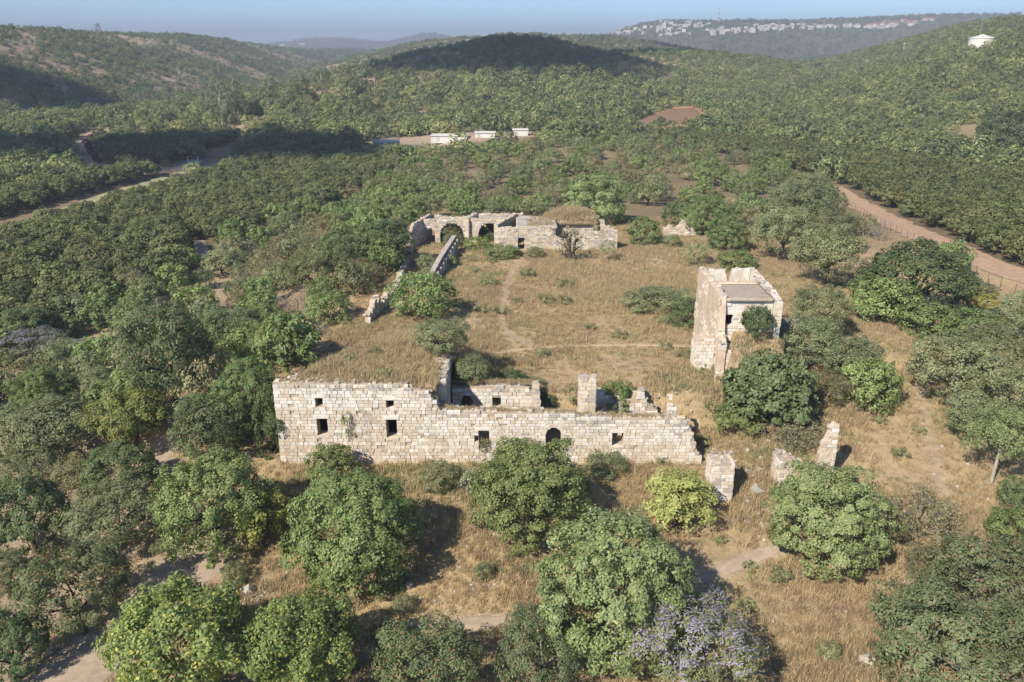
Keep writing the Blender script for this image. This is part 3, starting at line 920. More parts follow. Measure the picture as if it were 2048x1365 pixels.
# ------------------------------------------------------------------ plants: the ones that can be told apart
HAND = [
 # front row
 ('carob', 712, 1058, 272, 0.86, 'large round green carob tree below the two tall windows', 0),
 ('carob', 1062, 975, 250, 0.78, 'twin-peaked green carob tree covering the foot of the arched doorway', 1),
 ('carob_pale', 1228, 1170, 325, 0.92, 'largest carob tree, broad and pale green, beside the purple flowering tree', 0),
 ('carob_pale', 1660, 1030, 248, 0.80, 'dome-shaped carob tree standing below the leaning stone slab', 1),
 ('lime', 1355, 1000, 150, 0.78, 'small lime-green tree beside the square stone pillar', 0),
 ('carob', 425, 1005, 235, 0.90, 'bright green tree next to the yellow tree by the wall corner', 2),
 ('yellow', 520, 1040, 105, 1.35, 'yellowing slender tree against the bright green one', 0),
 ('bush', 662, 928, 108, 0.70, 'yellow-green shrub at the foot of the tall wall', 0),
 ('carob_dark', 55, 1032, 160, 1.05, 'dark green tree cut by the picture edge above the dirt track', 0),
 ('olive', 228, 1042, 200, 0.72, 'grey-green feathery tree beside the dark tree and dirt track', 0),
 ('carob_dark', 238, 946, 150, 0.74, 'dark green tree above the grey-green feathery tree', 1),
 ('pistachio', 152, 1188, 225, 0.88, 'dusky grey-green tree overhanging the shaded dirt track', 0),
 ('mulberry', 352, 1295, 275, 0.98, 'yellow-green big-leaved mulberry tree nearest the dirt track', 0),
 ('mulberry', 602, 1298, 240, 0.95, 'yellow-green mulberry tree with yellow leaf tips, second along the bottom edge', 1),
 ('carob_dark', 22, 1300, 130, 1.2, 'dark leafy tree in the bottom corner beside the shaded track', 0),
 ('pistachio', 848, 1335, 225, 0.75, 'grey-green tree at the bottom edge below the footpath', 1),
 ('pistachio_red', 1085, 1295, 185, 0.95, 'green tree with rusty tints under the largest carob', 0),
 ('jacaranda', 1375, 1300, 290, 0.72, 'purple flowering tree at the bottom edge', 0),
 ('pistachio_red', 1868, 1265, 250, 0.85, 'dusky reddish-tinted tree nearest the bottom of the dry slope', 1),
 ('pistachio_red', 1975, 1160, 240, 0.85, 'dusky reddish-tinted tree behind its twin at the picture edge', 0),
 ('pistachio_red', 2030, 1310, 240, 0.9, 'dusky tree filling the bottom corner beside the reddish twins', 1),
 ('dead_leafy', 1838, 1022, 165, 0.62, 'brown-green dry bush beside the dome-shaped carob', 0),
 ('dead', 1800, 1190, 110, 0.7, 'grey leafless shrub at the edge of the dusky trees', 1),
 ('olive_dry', 1850, 1130, 90, 0.9, 'small olive-yellow bush above the grey leafless shrub', 0),
 ('bush', 2022, 1052, 100, 0.75, 'bright green leafy shrub at the picture edge below the slender tree', 1),
 ('conifer', 2000, 890, 125, 1.5, 'slender pale-trunked tree on the shaded slope edge', 0),
 ('bush_dark', 2030, 985, 60, 1.2, 'dark little tree at the picture edge beside the pale trunk', 0),
 # trees beside the slope path
 ('olive', 1905, 745, 175, 0.86, 'spreading olive-green tree casting shade on the slope path', 1),
 ('olive', 1985, 715, 170, 0.86, 'olive-green tree behind the one shading the slope path', 2),
 ('olive', 2000, 800, 165, 0.95, 'olive-green tree between the shading tree and the slender tree', 3),
 ('olive', 1945, 835, 110, 1.0, 'lower olive-green tree hanging over the shaded bank', 0),
 ('olive', 2060, 640, 130, 0.9, 'pale olive tree at the picture edge above the slope', 0),
 ('fig', 1545, 780, 188, 0.72, 'broad dark fig tree with drooping leaves below the tower', 0),
 ('bush', 1478, 836, 105, 0.55, 'low green shrub joined to the fig tree', 2),
 ('olive', 1645, 622, 118, 0.92, 'upright olive-green tree standing just beyond the tower corner', 0),
 ('olive', 1618, 688, 140, 0.8, 'olive-green tree between the tower and the fig tree', 1),
 ('olive', 1700, 725, 130, 0.85, 'olive-green tree in the middle of the clump beyond the fig', 2),
 ('bush', 1738, 765, 125, 0.82, 'rounded dense bush at the end of the clump beyond the fig', 0),
 ('olive_dry', 1655, 775, 90, 0.8, 'small dull shrub under the clump beyond the fig', 1),
 ('dead_leafy', 1600, 868, 130, 0.55, 'half-dead shrub with white branches beside the leaning slab', 1),
 ('dead', 1582, 852, 90, 0.5, 'white bare branches lying over the half-dead shrub', 0),
 # beyond the tower
 ('carob_dark', 1830, 560, 215, 0.66, 'large dark spreading tree above the bright hedge', 0),
 ('bush', 1900, 520, 85, 0.9, 'bright green bush beside the dirt road', 1),
 ('bush', 1765, 600, 140, 0.62, 'green bush at the near end of the hedge', 2),
 ('bush', 1860, 640, 130, 0.55, 'bright green middle bush of the hedge', 0),
 ('bush', 1950, 655, 130, 0.55, 'bright green far bush of the hedge at the slope top', 1),
 ('olive', 1655, 512, 140, 0.95, 'many-stemmed almond tree behind the tower', 2),
 ('olive', 1565, 468, 120, 0.95, 'almond tree with a single dark trunk behind the tower', 3),
 ('olive', 1600, 418, 150, 0.75, 'almond tree in the second rank behind the tower', 0),
 ('olive', 1672, 462, 100, 0.8, 'almond tree between the dirt road and the many-stemmed one', 1),
 ('olive', 1618, 388, 115, 0.7, 'almond tree at the near end of the dirt road', 2),
 ('dead', 1762, 455, 50, 1.1, 'bare upright dead tree beside the fence posts', 2),
 ('dead', 1612, 535, 60, 0.8, 'grey leafless shrub under the almond trees', 1),
 ('dead', 1712, 525, 60, 0.8, 'grey leafless shrub between almond and dark spreading tree', 0),
 ('yellow', 1805, 585, 60, 0.6, 'small yellow patch of bush below the dark spreading tree', 0),
 ('yellow', 1965, 605, 70, 0.6, 'yellow broom bush above the end of the hedge', 0),
 ('bush_grey', 1945, 575, 90, 0.4, 'low grey-green bush along the fence', 0),
 ('carob_pale', 1457, 466, 88, 0.8, 'bright round tree just behind the tower', 0),
 ('bush', 1474, 520, 80, 0.5, 'low round bush behind the tower parapet', 0),
 ('slim', 1392, 505, 58, 0.95, 'pale thin-stemmed sapling beside the tower', 0),
 ('bush', 1290, 462, 74, 0.72, 'rounded green bush at the far end of the courtyard', 1),
 ('bush_grey', 1343, 482, 40, 0.7, 'little grey-green bush below the far rubble wall', 1),
 ('bush_dark', 1362, 430, 75, 0.7, 'dark bush behind the far rubble wall', 1),
 ('carob', 1415, 430, 95, 0.85, 'green tree between the far rubble wall and the bright round tree', 0),
 ('carob_pale', 1188, 400, 128, 0.78, 'large pale green tree behind the grass-topped far building', 1),
 # courtyard
 ('bush', 845, 592, 132, 0.74, 'large rounded bush in the courtyard beside the ruined side wall', 2),
 ('bush_grey', 1318, 598, 150, 0.28, 'low sprawling grey-green thicket in the courtyard beside the tower', 0),
 ('bush_dark', 1375, 628, 66, 0.85, 'dark green bush against the tower side', 0),
 ('bush', 955, 486, 56, 0.45, 'bush growing in front of the second far arch', 0),
 ('bush', 1008, 502, 75, 0.3, 'low green hedge-like bush at the far doorway', 1),
 ('bush_grey', 1071, 504, 38, 0.6, 'small mounded bush beside the far doorway', 0),
 ('bush_grey', 856, 526, 46, 0.75, 'grey-green bush behind the low arcade wall', 1),
 ('bush_grey', 900, 520, 30, 0.9, 'small bush in the shade of the arcade wall', 0),
 ('bare_tree', 1152, 486, 98, 0.85, 'twisted bare tree in front of the far building', 0),
 ('slim', 1216, 500, 34, 1.4, 'leafy young tree beside the twisted bare tree', 0),
 ('bush', 1235, 792, 76, 0.9, 'dense green tree growing inside the roofless room', 0),
 ('bush_dark', 1022, 752, 55, 0.5, 'dark green bush behind the inner room wall', 0),
 ('bush_dark', 1095, 800, 36, 1.0, 'dark bush at the broken end of the inner wall', 1),
 # below the wall
 ('bush_grey', 880, 950, 90, 0.6, 'grey-green shrub at the wall foot beside the large round carob', 0),
 ('oleander', 945, 960, 60, 0.8, 'white-flecked shrub between the two carobs at the wall foot', 0),
 ('bush_grey', 1400, 975, 50, 0.6, 'small shrub in front of the wall end beside the square pillar', 1),
 ('bush_grey', 1215, 930, 90, 0.4, 'low shrub under the square window', 0),
 ('bush_grey', 470, 1148, 52, 1.0, 'small green bush beside the stone heap', 1),
 ('bush_grey', 968, 1140, 42, 0.8, 'small bush alone on the dry bank', 0),
 ('bush_grey', 805, 1208, 48, 0.8, 'small bush on the dry bank above the footpath', 1),
 ('bush_grey', 770, 1255, 30, 0.6, 'tiny bush by the footpath end', 0),
 ('slim', 1660, 1300, 50, 0.9, 'small pale sapling low on the dry slope', 0),
 # thicket beside the ruin
 ('pistachio', 335, 705, 195, 1.15, 'tall tree with the exposed dark trunk', 2),
 ('carob', 492, 772, 128, 0.95, 'bright green tree close to the building corner', 1),
 ('pistachio', 425, 862, 160, 0.85, 'bluish dark tree between the bright tree and the corner', 0),
 ('mulberry', 262, 838, 150, 0.85, 'yellow-green tree in front of the dark trunk', 0),
 ('carob', 82, 780, 120, 0.85, 'round green tree below the purple blossom', 0),
 ('olive', 110, 868, 175, 0.85, 'olive-green tree in the thicket nearest the picture edge', 0),
 ('olive', 20, 880, 150, 0.9, 'olive-green tree cut by the picture edge', 1),
 ('olive', 60, 945, 130, 0.75, 'olive-green low tree above the dark tree at the picture edge', 3),
 ('olive_dry', 140, 950, 100, 0.7, 'dull dry tree between the grey leafless tree and the dark one', 0),
 ('bush_grey', 335, 1085, 60, 0.6, 'small grey bush under the bright green tree by the track', 1),
 ('pistachio', 10, 1150, 110, 0.9, 'dusky tree at the picture edge below the dark green one', 1),
 ('olive', 190, 770, 90, 0.8, 'olive-green tree beside the bare soil clearing', 2),
 ('dead', 195, 880, 80, 0.9, 'grey leafless tree in front of the yellow-green one', 2),
 ('jacaranda', 55, 695, 150, 0.5, 'pale purple blossoming tree behind the thicket', 1),
 ('jacaranda', 140, 705, 90, 0.6, 'smaller purple blossoming tree beside the first one', 0),
 ('carob_dark', 50, 655, 110, 0.75, 'dark tree at the orchard edge by the purple blossom', 1),
 ('pistachio', 462, 665, 130, 0.8, 'green tree above the bright corner tree', 1),
 ('carob', 560, 680, 130, 0.85, 'leafy green tree left of the soil-covered roof', 2),
 ('carob', 520, 640, 90, 0.8, 'small leafy tree behind the leafy green one', 0),
 ('dead', 590, 602, 95, 0.8, 'grey-brown leafless tree above the soil-covered roof', 1),
 ('bush', 655, 615, 95, 0.72, 'green bush at the top of the roof slope', 0),
 ('dead', 640, 655, 50, 0.7, 'grey twiggy shrub below the green bush', 2),
 ('dead', 405, 590, 80, 0.8, 'grey leafless tree in the middle of the thicket', 0),
 ('dead', 425, 635, 75, 0.7, 'brown fallen-looking leafless tree in the thicket', 1),
 ('olive_dry', 262, 572, 90, 0.7, 'grey dry-looking tree near the low stone slab', 0),
 ('oleander', 478, 500, 75, 0.6, 'white flowering bush at the orchard corner', 0),
 ('carob_dark', 768, 490, 125, 0.8, 'large dark tree beside the far arches', 1),
 ('pistachio', 690, 510, 120, 0.8, 'grey-green tree next to the large dark one', 0),
 ('olive_dry', 720, 545, 90, 0.6, 'dry grey bush above the ruined side wall', 1),
 ('pistachio', 625, 545, 110, 0.8, 'grey-green tree in the thicket above the dead tree', 2),
]
G_WEED = [(1180, 653), (1035, 600), (1092, 598), (980, 562), (982, 520), (1054, 546), (1130, 565), (950, 540), (1000, 620), (1085, 705), (1075, 765), (1150, 785), (1385, 650), (1370, 705), (1415, 735),
          (750, 700), (765, 745), (690, 640), (1240, 668), (1400, 880), (1440, 1080), (1500, 1130), (1330, 640), (960, 618), (1130, 600), (1800, 905), (1840, 860), (1760, 840), (1690, 640), (1745, 570),
          (1420, 800), (1250, 900), (1560, 1150), (1490, 1210), (1330, 690), (700, 715)]
for (kd, cx_, cy_, w_, ra_, lb_, va_) in HAND:
    plant_px(kd, cx_, cy_, w_, ra_, lb_, None, va_)
for (kd, x_, y_, z_, w_, h_, lb_, va_) in [
        ('olive', -5.9, 62.8, 2.6, 5.0, 3.6, 'grey-green tree rooted on the broken cross wall', 1),
        ('olive', -3.3, 61.7, 0.0, 3.5, 3.5, 'lower leaning crown beside the broken cross wall', 2),
        ('bush_dark', -9.2, 119.2, -0.1, 4.4, 3.0, 'dark bush growing behind the first far arch', 1),
        ('bush_grey', -8.6, 115.6, -0.1, 3.6, 2.1, 'bush growing in front of the first far arch', 0),
        ('bush_dark', -3.2, 119.3, -0.1, 3.2, 2.2, 'dark bush in the shade of the second far arch', 0),
        ('bush_dark', 21.5, 65.9, 3.5, 2.7, 2.8, 'small dark tree growing against the white tower front', 1),
        ('bush_dark', -18.3, 55.6, -0.9, 1.9, 1.6, 'dark shrub sprouting from the wall corner', 0),
        ('bush_dark', -19.3, 57.5, -4.4, 3.4, 6.6, 'ivy-dark bush climbing the building side', 1)]:
    plant(kd, x_, y_, z_, w_, h_, lb_, None, None, va_)
for (a, b, w_, h_, lb_) in [(694, 838, 0.9, 1.0, 'plant sprouting from the facade between the tall windows'), (699, 868, 0.7, 0.8, 'lower plant sprouting from the facade between the tall windows'),
                            (968, 892, 0.9, 1.0, 'dry plant filling the broken facade window'), (1325, 925, 1.2, 0.7, 'plant growing at the facade foot near the wall end'), (1190, 908, 0.9, 0.7, 'plant growing on the facade beside the arched doorway')]:
    q = on_plane(a, b, 55.25)
    plant('weed', q[0], 55.25, q[1] - h_ * 0.4, w_, h_, lb_)
for k, (a, b) in enumerate(G_WEED):
    plant_px('weed', a, b, float(prng.uniform(22, 42)) * (1 if b < 760 else 1.2), 0.5, 'small low green weed tuft in the dry grass', 'weed tufts in the dry grass')

# ------------------------------------------------------------------ orchards, scrub and woods
def free(x, y, r_, extra, gap):
    for (a, b, c_) in PLACED:
        if (a - x) ** 2 + (b - y) ** 2 < (c_ * 0.62 + r_ * 0.45) ** 2:
            return False
    return True

def visible(x, y, z, lift):
    """not hidden behind a hill"""
    t = np.linspace(0.05, 0.97, 60)[:, None]
    X, Y = x[None] * t, y[None] * t
    Z = CAM_Z + (z + lift - CAM_Z)[None] * t
    return (Z > surface(X, Y) - 2.0).all(0)

BUILT = [(-19, 15, 50, 62), (15.5, 25, 60, 77), (-16, 17, 110, 123.5)]

def rows(poly, space, jit, rot, seed):
    """planting grid clipped to a parcel outlined in the view"""
    rg = np.random.default_rng(seed)
    a, b = np.meshgrid(np.arange(-420, 420, space), np.arange(30, 520, space))
    a, b = a.ravel(), b.ravel()
    x = a * math.cos(rot) - (b - 200) * math.sin(rot) + rg.normal(size=len(a)) * jit
    y = 200 + a * math.sin(rot) + (b - 200) * math.cos(rot) + rg.normal(size=len(a)) * jit
    z = H(x, y)
    px, py, dp = project(x, y, z)
    k = in_poly(px, py, poly) & (y > 30) & ~in_poly(px, py, CLEAR)
    k[k] &= path_distance(x[k], y[k]) > 1.6
    return np.stack([x[k], y[k], z[k], dp[k]], 1)

def scatter_poly(poly, space, seed, n=9000, box=(-260, 260, 30, 420)):
    rg = np.random.default_rng(seed)
    x, y = rg.uniform(box[0], box[1], n), rg.uniform(box[2], box[3], n)
    z = H(x, y)
    px, py, dp = project(x, y, z)
    k = in_poly(px, py, poly) & ~in_poly(px, py, CLEAR)
    k[k] &= path_distance(x[k], y[k]) > 1.3
    pts = []
    grid = {}
    for X, Y, Z, D in np.stack([x[k], y[k], z[k], dp[k]], 1):
        if any(b[0] - 1 < X < b[1] + 1 and b[2] - 1 < Y < b[3] + 1 for b in BUILT):
            continue
        g = (int(X // space), int(Y // space))
        if any((q[0] - X) ** 2 + (q[1] - Y) ** 2 < space * space for i_ in (-1, 0, 1) for j_ in (-1, 0, 1) for q in grid.get((g[0] + i_, g[1] + j_), ())):
            continue
        if not free(X, Y, 1.6, 0, 0):
            continue
        grid.setdefault(g, []).append((X, Y))
        pts.append((X, Y, Z, D))
    return np.array(pts).reshape(-1, 4)

SCATTER = {}         # far trees gathered into one wood: kind -> list of (x, y, z, scale)
ow = np.concatenate([rows(ORCHARD_WEST, 4.5, 0.45, 0.35, 1), rows(ORCHARD_STRIP, 4.5, 0.45, 0.35, 2), rows(ORCHARD_MID, 4.6, 0.45, 0.2, 3)])
oe = rows(ORCHARD_EAST, 4.4, 0.45, -0.5, 4)
both = [(d[3], 'w', d) for d in ow] + [(d[3], 'e', d) for d in oe]
both.sort(key=lambda t: t[0])
orest = []
for k, (dp_, side, d) in enumerate(both):
    if k < 300:
        s = float(prng.uniform(0.85, 1.15))
        lab = ('green orchard tree in the planted rows across the valley side of the ruin' if side == 'w' else 'green orchard tree in the planted rows beyond the dirt road')
        plant('orchard', d[0], d[1], d[2] - 0.05, 5.9 * s, 4.7 * s, lab, 'orchard trees west of the ruin' if side == 'w' else 'orchard trees beyond the dirt road')
    else:
        orest.append((d[0], d[1], d[2], float(prng.uniform(0.8, 1.2))))

THICKET = [(0, 700), (120, 655), (330, 570), (420, 500), (560, 450), (700, 395), (830, 330), (850, 420), (828, 450), (825, 500), (735, 600), (600, 720), (545, 775), (548, 930), (520, 1010), (360, 930), (300, 980), (90, 950), (-60, 960), (-60, 720)]
BACKSCRUB = [(700, 395), (830, 325), (1000, 305), (1160, 285), (1340, 278), (1500, 315), (1650, 360), (1690, 400), (1560, 400), (1440, 405), (1330, 410), (1220, 440), (1060, 440), (850, 440)]
EASTSCRUB = [(1420, 420), (1680, 395), (1790, 470), (1720, 500), (1600, 500), (1520, 480), (1460, 450)]
th = scatter_poly(THICKET, 2.9, 11, 14000)
bs = scatter_poly(BACKSCRUB, 3.7, 12)
es = scatter_poly(EASTSCRUB, 3.6, 13, 4000)
SCRUB_LABELS = {
    'th': {'scrub': 'grey-green tree in the thicket beside the ruin', 'scrub_green': 'leafy green tree in the thicket beside the ruin', 'scrub_dry': 'dull dry-looking tree in the thicket beside the ruin', 'dead_leafy': 'sparse greyish shrub in the thicket beside the ruin'},
    'bs': {'scrub': 'grey-green tree in the scrub behind the far arches', 'scrub_green': 'leafy green tree in the scrub behind the far arches', 'scrub_dry': 'dull dry-looking tree in the scrub behind the far arches', 'dead_leafy': 'sparse greyish shrub in the scrub behind the far arches'},
    'es': {'scrub': 'grey-green tree in the scrub behind the tower', 'scrub_green': 'leafy green tree in the scrub behind the tower', 'scrub_dry': 'dull dry-looking tree in the scrub behind the tower', 'dead_leafy': 'sparse greyish shrub in the scrub behind the tower'},
}
GR = {'th': 'thicket beside the ruin', 'bs': 'scrub behind the far arches', 'es': 'scrub behind the tower'}
allp = [(d[3], 'th', d) for d in th] + [(d[3], 'bs', d) for d in bs] + [(d[3], 'es', d) for d in es]
allp.sort(key=lambda t: t[0])
srest = []
for k, (dp_, zone, d) in enumerate(allp):
    u = prng.uniform()
    nz_ = float(fbm(d[0], d[1], 18, 2, 300))
    kd = 'scrub_green' if u + nz_ * 0.5 < 0.33 else ('scrub' if u + nz_ * 0.3 < 0.68 else ('scrub_dry' if u < 0.9 else 'dead_leafy'))
    s = float(prng.uniform(0.65, 1.15))
    if k < 300:
        plant(kd, d[0], d[1], d[2] - 0.1, 5.2 * s, (4.4 if zone != 'bs' else 4.0) * s * float(prng.uniform(0.85, 1.2)), SCRUB_LABELS[zone][kd], GR[zone])
    else:
        srest.append((d[0], d[1], d[2], s))
print('orchard', len(both), 'scrub', len(allp), 'hand', len(HAND))

# distant trees that stand apart
FAR = [('tall', 440, 205, 58, 1.5, 'eucalyptus with twin heads at the end of the pale track'), ('tall', 468, 200, 50, 1.6, 'eucalyptus close beside the twin-headed one'), ('tall', 415, 212, 40, 1.3, 'shorter eucalyptus beside the twin-headed one'),
       ('tall', 540, 185, 46, 1.3, 'eucalyptus alone on the valley floor'), ('tall', 600, 180, 50, 1.2, 'eucalyptus second in the valley row'), ('tall', 645, 170, 50, 1.2, 'eucalyptus third in the valley row'),
       ('tall', 690, 165, 55, 1.2, 'eucalyptus fourth in the valley row'), ('tall', 730, 145, 60, 1.1, 'highest eucalyptus at the foot of the knoll'), ('tall', 575, 200, 50, 1.0, 'low eucalyptus in front of the valley row'),
       ('pine', 978, 195, 60, 0.85, 'pale umbrella-shaped pine at the foot of the knoll'), ('pine', 690, 195, 70, 0.8, 'dark umbrella pine in front of the valley row'),
       ('cypress', 1118, 235, 10, 5.0, 'thin cypress beside the compound'), ('cypress', 1204, 230, 11, 5.0, 'tallest thin cypress beside the brown field'), ('cypress', 1130, 245, 10, 3.5, 'shorter cypress beside the compound'),
       ('cypress', 1170, 250, 14, 3.0, 'stout cypress between the two thin ones'), ('cypress', 1186, 248, 12, 3.2, 'second stout cypress between the thin ones'), ('cypress', 1300, 195, 16, 2.6, 'far cypress at the wood edge above the field'), ('cypress', 1362, 195, 10, 3.0, 'far thin cypress above the brown field'),
       ('carob_pale', 1402, 200, 32, 1.0, 'pale round tree at the corner of the brown field'), ('carob_dark', 1070, 258, 26, 1.0, 'dark little tree beside the white compound roofs'), ('carob_dark', 130, 262, 50, 0.8, 'dark round tree beside the pale farm track'),
       ('olive', 222, 250, 34, 0.8, 'grey round tree beyond the pale farm track'), ('carob_dark', 2010, 270, 110, 0.9, 'large dark tree at the picture edge above the orchard'), ('cypress', 1618, 290, 12, 3.6, 'lone slim cypress in the orchard beyond the road'),
       ('carob_dark', 1322, 243, 18, 1.0, 'tiny tree at the edge of the brown field')]
for (kd, cx_, cy_, w_, ra_, lb_) in FAR:
    plant_px(kd, cx_, cy_, w_, ra_, lb_)
# bougainvillea hedge along the farm track
for k, (a, b) in enumerate([(172, 284), (176, 291), (180, 298), (184, 305), (188, 312), (193, 318), (199, 322), (180, 276), (190, 270), (202, 266)]):
    plant_px('bougainvillea', a, b, 16, 0.75, 'magenta flowering bush of the hedge along the farm track', 'bougainvillea hedge')
# ------------------------------------------------------------------ masonry
srng = random.Random(12)
TONES = ['stone_white', 'stone_cream', 'stone_warm', 'stone_grey']

def stone_shape(seed):
    rg = random.Random(seed)
    V, idx = [], {}
    c = 0.42
    for sx in (-1, 1):
        for sy in (-1, 1):
            for sz in (-1, 1):
                j = [rg.uniform(-0.05, 0.03) for _ in range(3)]
                base = [sx * (0.5 + j[0]), sy * (0.5 + j[1]), sz * (0.5 + j[2])]
                for ax in range(3):
                    p = [b * (0.86 + rg.uniform(-0.04, 0.05)) if a != ax else b for a, b in enumerate(base)]
                    idx[(sx, sy, sz, ax)] = len(V)
                    V.append(tuple(p))
    F = []
    S = (-1, 1)
    for ax in range(3):
        o = [a for a in range(3) if a != ax]
        for s in S:
            q = []
            for u, v in ((-1, -1), (1, -1), (1, 1), (-1, 1)):
                k = [0, 0, 0]
                k[ax], k[o[0]], k[o[1]] = s, u, v
                q.append(idx[(*k, ax)])
            flip = (s < 0) ^ (ax == 1)
            F.append(tuple(reversed(q)) if flip else tuple(q))
    for ax in range(3):                              # chamfers along the edges parallel to ax
        o = [a for a in range(3) if a != ax]
        for u in S:
            for v in S:
                def kk(t, which):
                    k = [0, 0, 0]
                    k[ax], k[o[0]], k[o[1]] = t, u, v
                    return idx[(*k, which)]
                F.append((kk(-1, o[0]), kk(1, o[0]), kk(1, o[1]), kk(-1, o[1])))
    for sx in S:
        for sy in S:
            for sz in S:
                F.append(tuple(idx[(sx, sy, sz, a)] for a in range(3)))
    return V, F

STONES = [stone_shape(s) for s in range(6)]
STONE_ME = {}
for si, (sv, sf) in enumerate(STONES):
    for tn in TONES:
        b = MB()
        b.add(sv, sf)
        STONE_ME[(si, tn)] = b.mesh('stone', M[tn])

def lin(pts):
    xs, zs = [p[0] for p in pts], [p[1] for p in pts]
    return lambda u: float(np.interp(u, xs, zs))

class Wall:
    """upright masonry: a core with openings and dressed stones laid proud of it"""
    def __init__(self, O, ang, L, zb, zt, th, openings=(), course=0.31, ln=(0.34, 0.78), faces=('front',), seed=0, caps=True, tone=None, core='mortar', rag=0.10, slice_=0.45, stones=True, recess=0.05, patch=None):
        self.O, self.ang, self.L, self.th = O, ang, L, th
        self.e = (math.cos(ang), math.sin(ang))
        self.nf = (math.sin(ang), -math.cos(ang))
        rg = random.Random(seed)
        zbf = zb if callable(zb) else (lambda u: zb)
        zt0 = zt if callable(zt) else (lambda u: zt)
        ztf = lambda u: zt0(u) + rag * float(vnoise(u * 2.3 + seed, seed * 3.7, 5)) + rag * 0.5 * float(vnoise(u * 6 + seed, 1.7, 8))
        self.core = MB()
        cuts = set(np.linspace(0, L, max(2, int(L / slice_) + 1)).round(3))
        for op in openings:
            cuts |= {round(op[0], 3), round(op[1], 3)}
            if len(op) > 4 and op[4]:
                cuts |= set(np.linspace(op[0], op[1], 13).round(3))
        cuts = sorted(c for c in cuts if 0 <= c <= L)
        def top_of(op, u):
            if len(op) > 4 and op[4]:
                c, hw = (op[0] + op[1]) / 2, (op[1] - op[0]) / 2
                rise = op[4] if isinstance(op[4], float) else hw
                return op[3] - rise + rise * math.sqrt(max(0, 1 - ((u - c) / hw) ** 2))
            return op[3]
        d0, d1 = recess, th - recess
        for a, b in zip(cuts[:-1], cuts[1:]):
            if b - a < 1e-3:
                continue
            m_ = (a + b) / 2
            ops = [o for o in openings if o[0] <= m_ <= o[1]]
            segs = []
            lo = (zbf(a), zbf(b))
            for o in sorted(ops, key=lambda o: o[2]):
                if o[2] > min(lo):
                    segs.append((lo, (o[2], o[2])))
                lo = (top_of(o, a), top_of(o, b))
            segs.append((lo, (max(ztf(a), lo[0] + .02), max(ztf(b), lo[1] + .02))))
            for (l0, l1), (h0, h1) in segs:
                P = []
                for (u, zl, zh) in ((a, l0, h0), (b, l1, h1)):
                    for dd in (d0, d1):
                        for z_ in (zl, zh):
                            P.append(self.at(u, -dd, z_))
                # 0 a-front-low 1 a-front-high 2 a-back-low 3 a-back-high 4..7 the same at b
                self.core.add(P, [(0, 4, 5, 1), (6, 2, 3, 7), (1, 5, 7, 3), (0, 2, 6, 4), (2, 0, 1, 3), (4, 6, 7, 5)])
        self.stones = []
        if stones:
            zmin, zmax = min(zbf(0), zbf(L), zbf(L / 2)), max(ztf(u) for u in np.linspace(0, L, 60))
            for side in faces:
                z_ = zmin
                while z_ < zmax:
                    hgt = course * rg.uniform(0.82, 1.18)
                    zm = z_ + hgt / 2
                    if side in ('front', 'back'):
                        iv = [(0.0, L)]
                        for o in openings:
                            if z_ + hgt * 0.4 < o[3] and z_ + hgt * 0.6 > o[2]:
                                u0, u1 = o[0], o[1]
                                if len(o) > 4 and o[4]:
                                    c, hw = (u0 + u1) / 2, (u1 - u0) / 2
                                    rise = o[4] if isinstance(o[4], float) else hw
                                    t = max(0, (zm - (o[3] - rise)) / rise)
                                    if t >= 1:
                                        continue
                                    hw = hw * math.sqrt(1 - t * t)
                                    u0, u1 = c - hw, c + hw
                                iv = [q for (p0, p1) in iv for q in ((p0, min(p1, u0)), (max(p0, u1), p1)) if q[1] - q[0] > 0.08]
                    else:
                        iv = [(0.0, th)]
                    for p0, p1 in iv:
                        u = p0
                        while u < p1 - 0.05:
                            l_ = rg.uniform(*ln)
                            if p1 - (u + l_) < ln[0] * 0.6:
                                l_ = p1 - u
                            um = u + l_ / 2
                            if side in ('front', 'back'):
                                tz, bz = ztf(um), zbf(um)
                            else:
                                tz, bz = ztf(0 if side == 'start' else L), zbf(0 if side == 'start' else L)
                            if z_ + hgt <= tz + 0.10 and zm > bz and rg.random() > 0.022 and (patch is None or float(fbm(um, zm, 1.6, 2, seed)) > patch):
                                g = rg.uniform(0.006, 0.024)
                                dep = 0.24
                                out = rg.uniform(0.0, 0.035)
                                sz = (l_ - g, dep, hgt - g)
                                if side == 'front':
                                    p, an = self.at(um, out - dep / 2 - recess + 0.07, zm), ang
                                elif side == 'back':
                                    p, an = self.at(um, -th - out + dep / 2 + recess - 0.07, zm), ang
                                elif side == 'start':
                                    p, an = self.at(-out + dep / 2 - 0.03, -um, zm), ang + math.pi / 2
                                else:
                                    p, an = self.at(L + out - dep / 2 + 0.03, -um, zm), ang + math.pi / 2
                                near_top = tz - zm
                                self.stones.append((p, sz, an + rg.uniform(-.012, .012), self.tone(rg, near_top, zm, tone), side))
                            u += l_
                    z_ += hgt
            if caps:
                u = 0.1
                while u < L:
                    l_ = rg.uniform(0.25, 0.55)
                    um = min(u + l_ / 2, L - 0.05)
                    if not any(o[0] - .1 < um < o[1] + .1 and o[3] > ztf(um) - .1 for o in openings):
                        d = rg.uniform(0.05, 0.3)
                        while d < th - 0.1:
                            dl = rg.uniform(0.25, 0.5)
                            if rg.random() < 0.72:
                                p = self.at(um + rg.uniform(-.08, .08), -min(d + dl / 2, th - .08), ztf(um) + rg.uniform(-0.05, 0.05))
                                self.stones.append((p, (l_ * rg.uniform(.6, 1), dl * .9, rg.uniform(0.07, 0.15)), ang + rg.uniform(-.5, .5), 'stone_grey' if rg.random() < 0.62 else 'stone_cream', 'cap'))
                            d += dl
                    u += l_
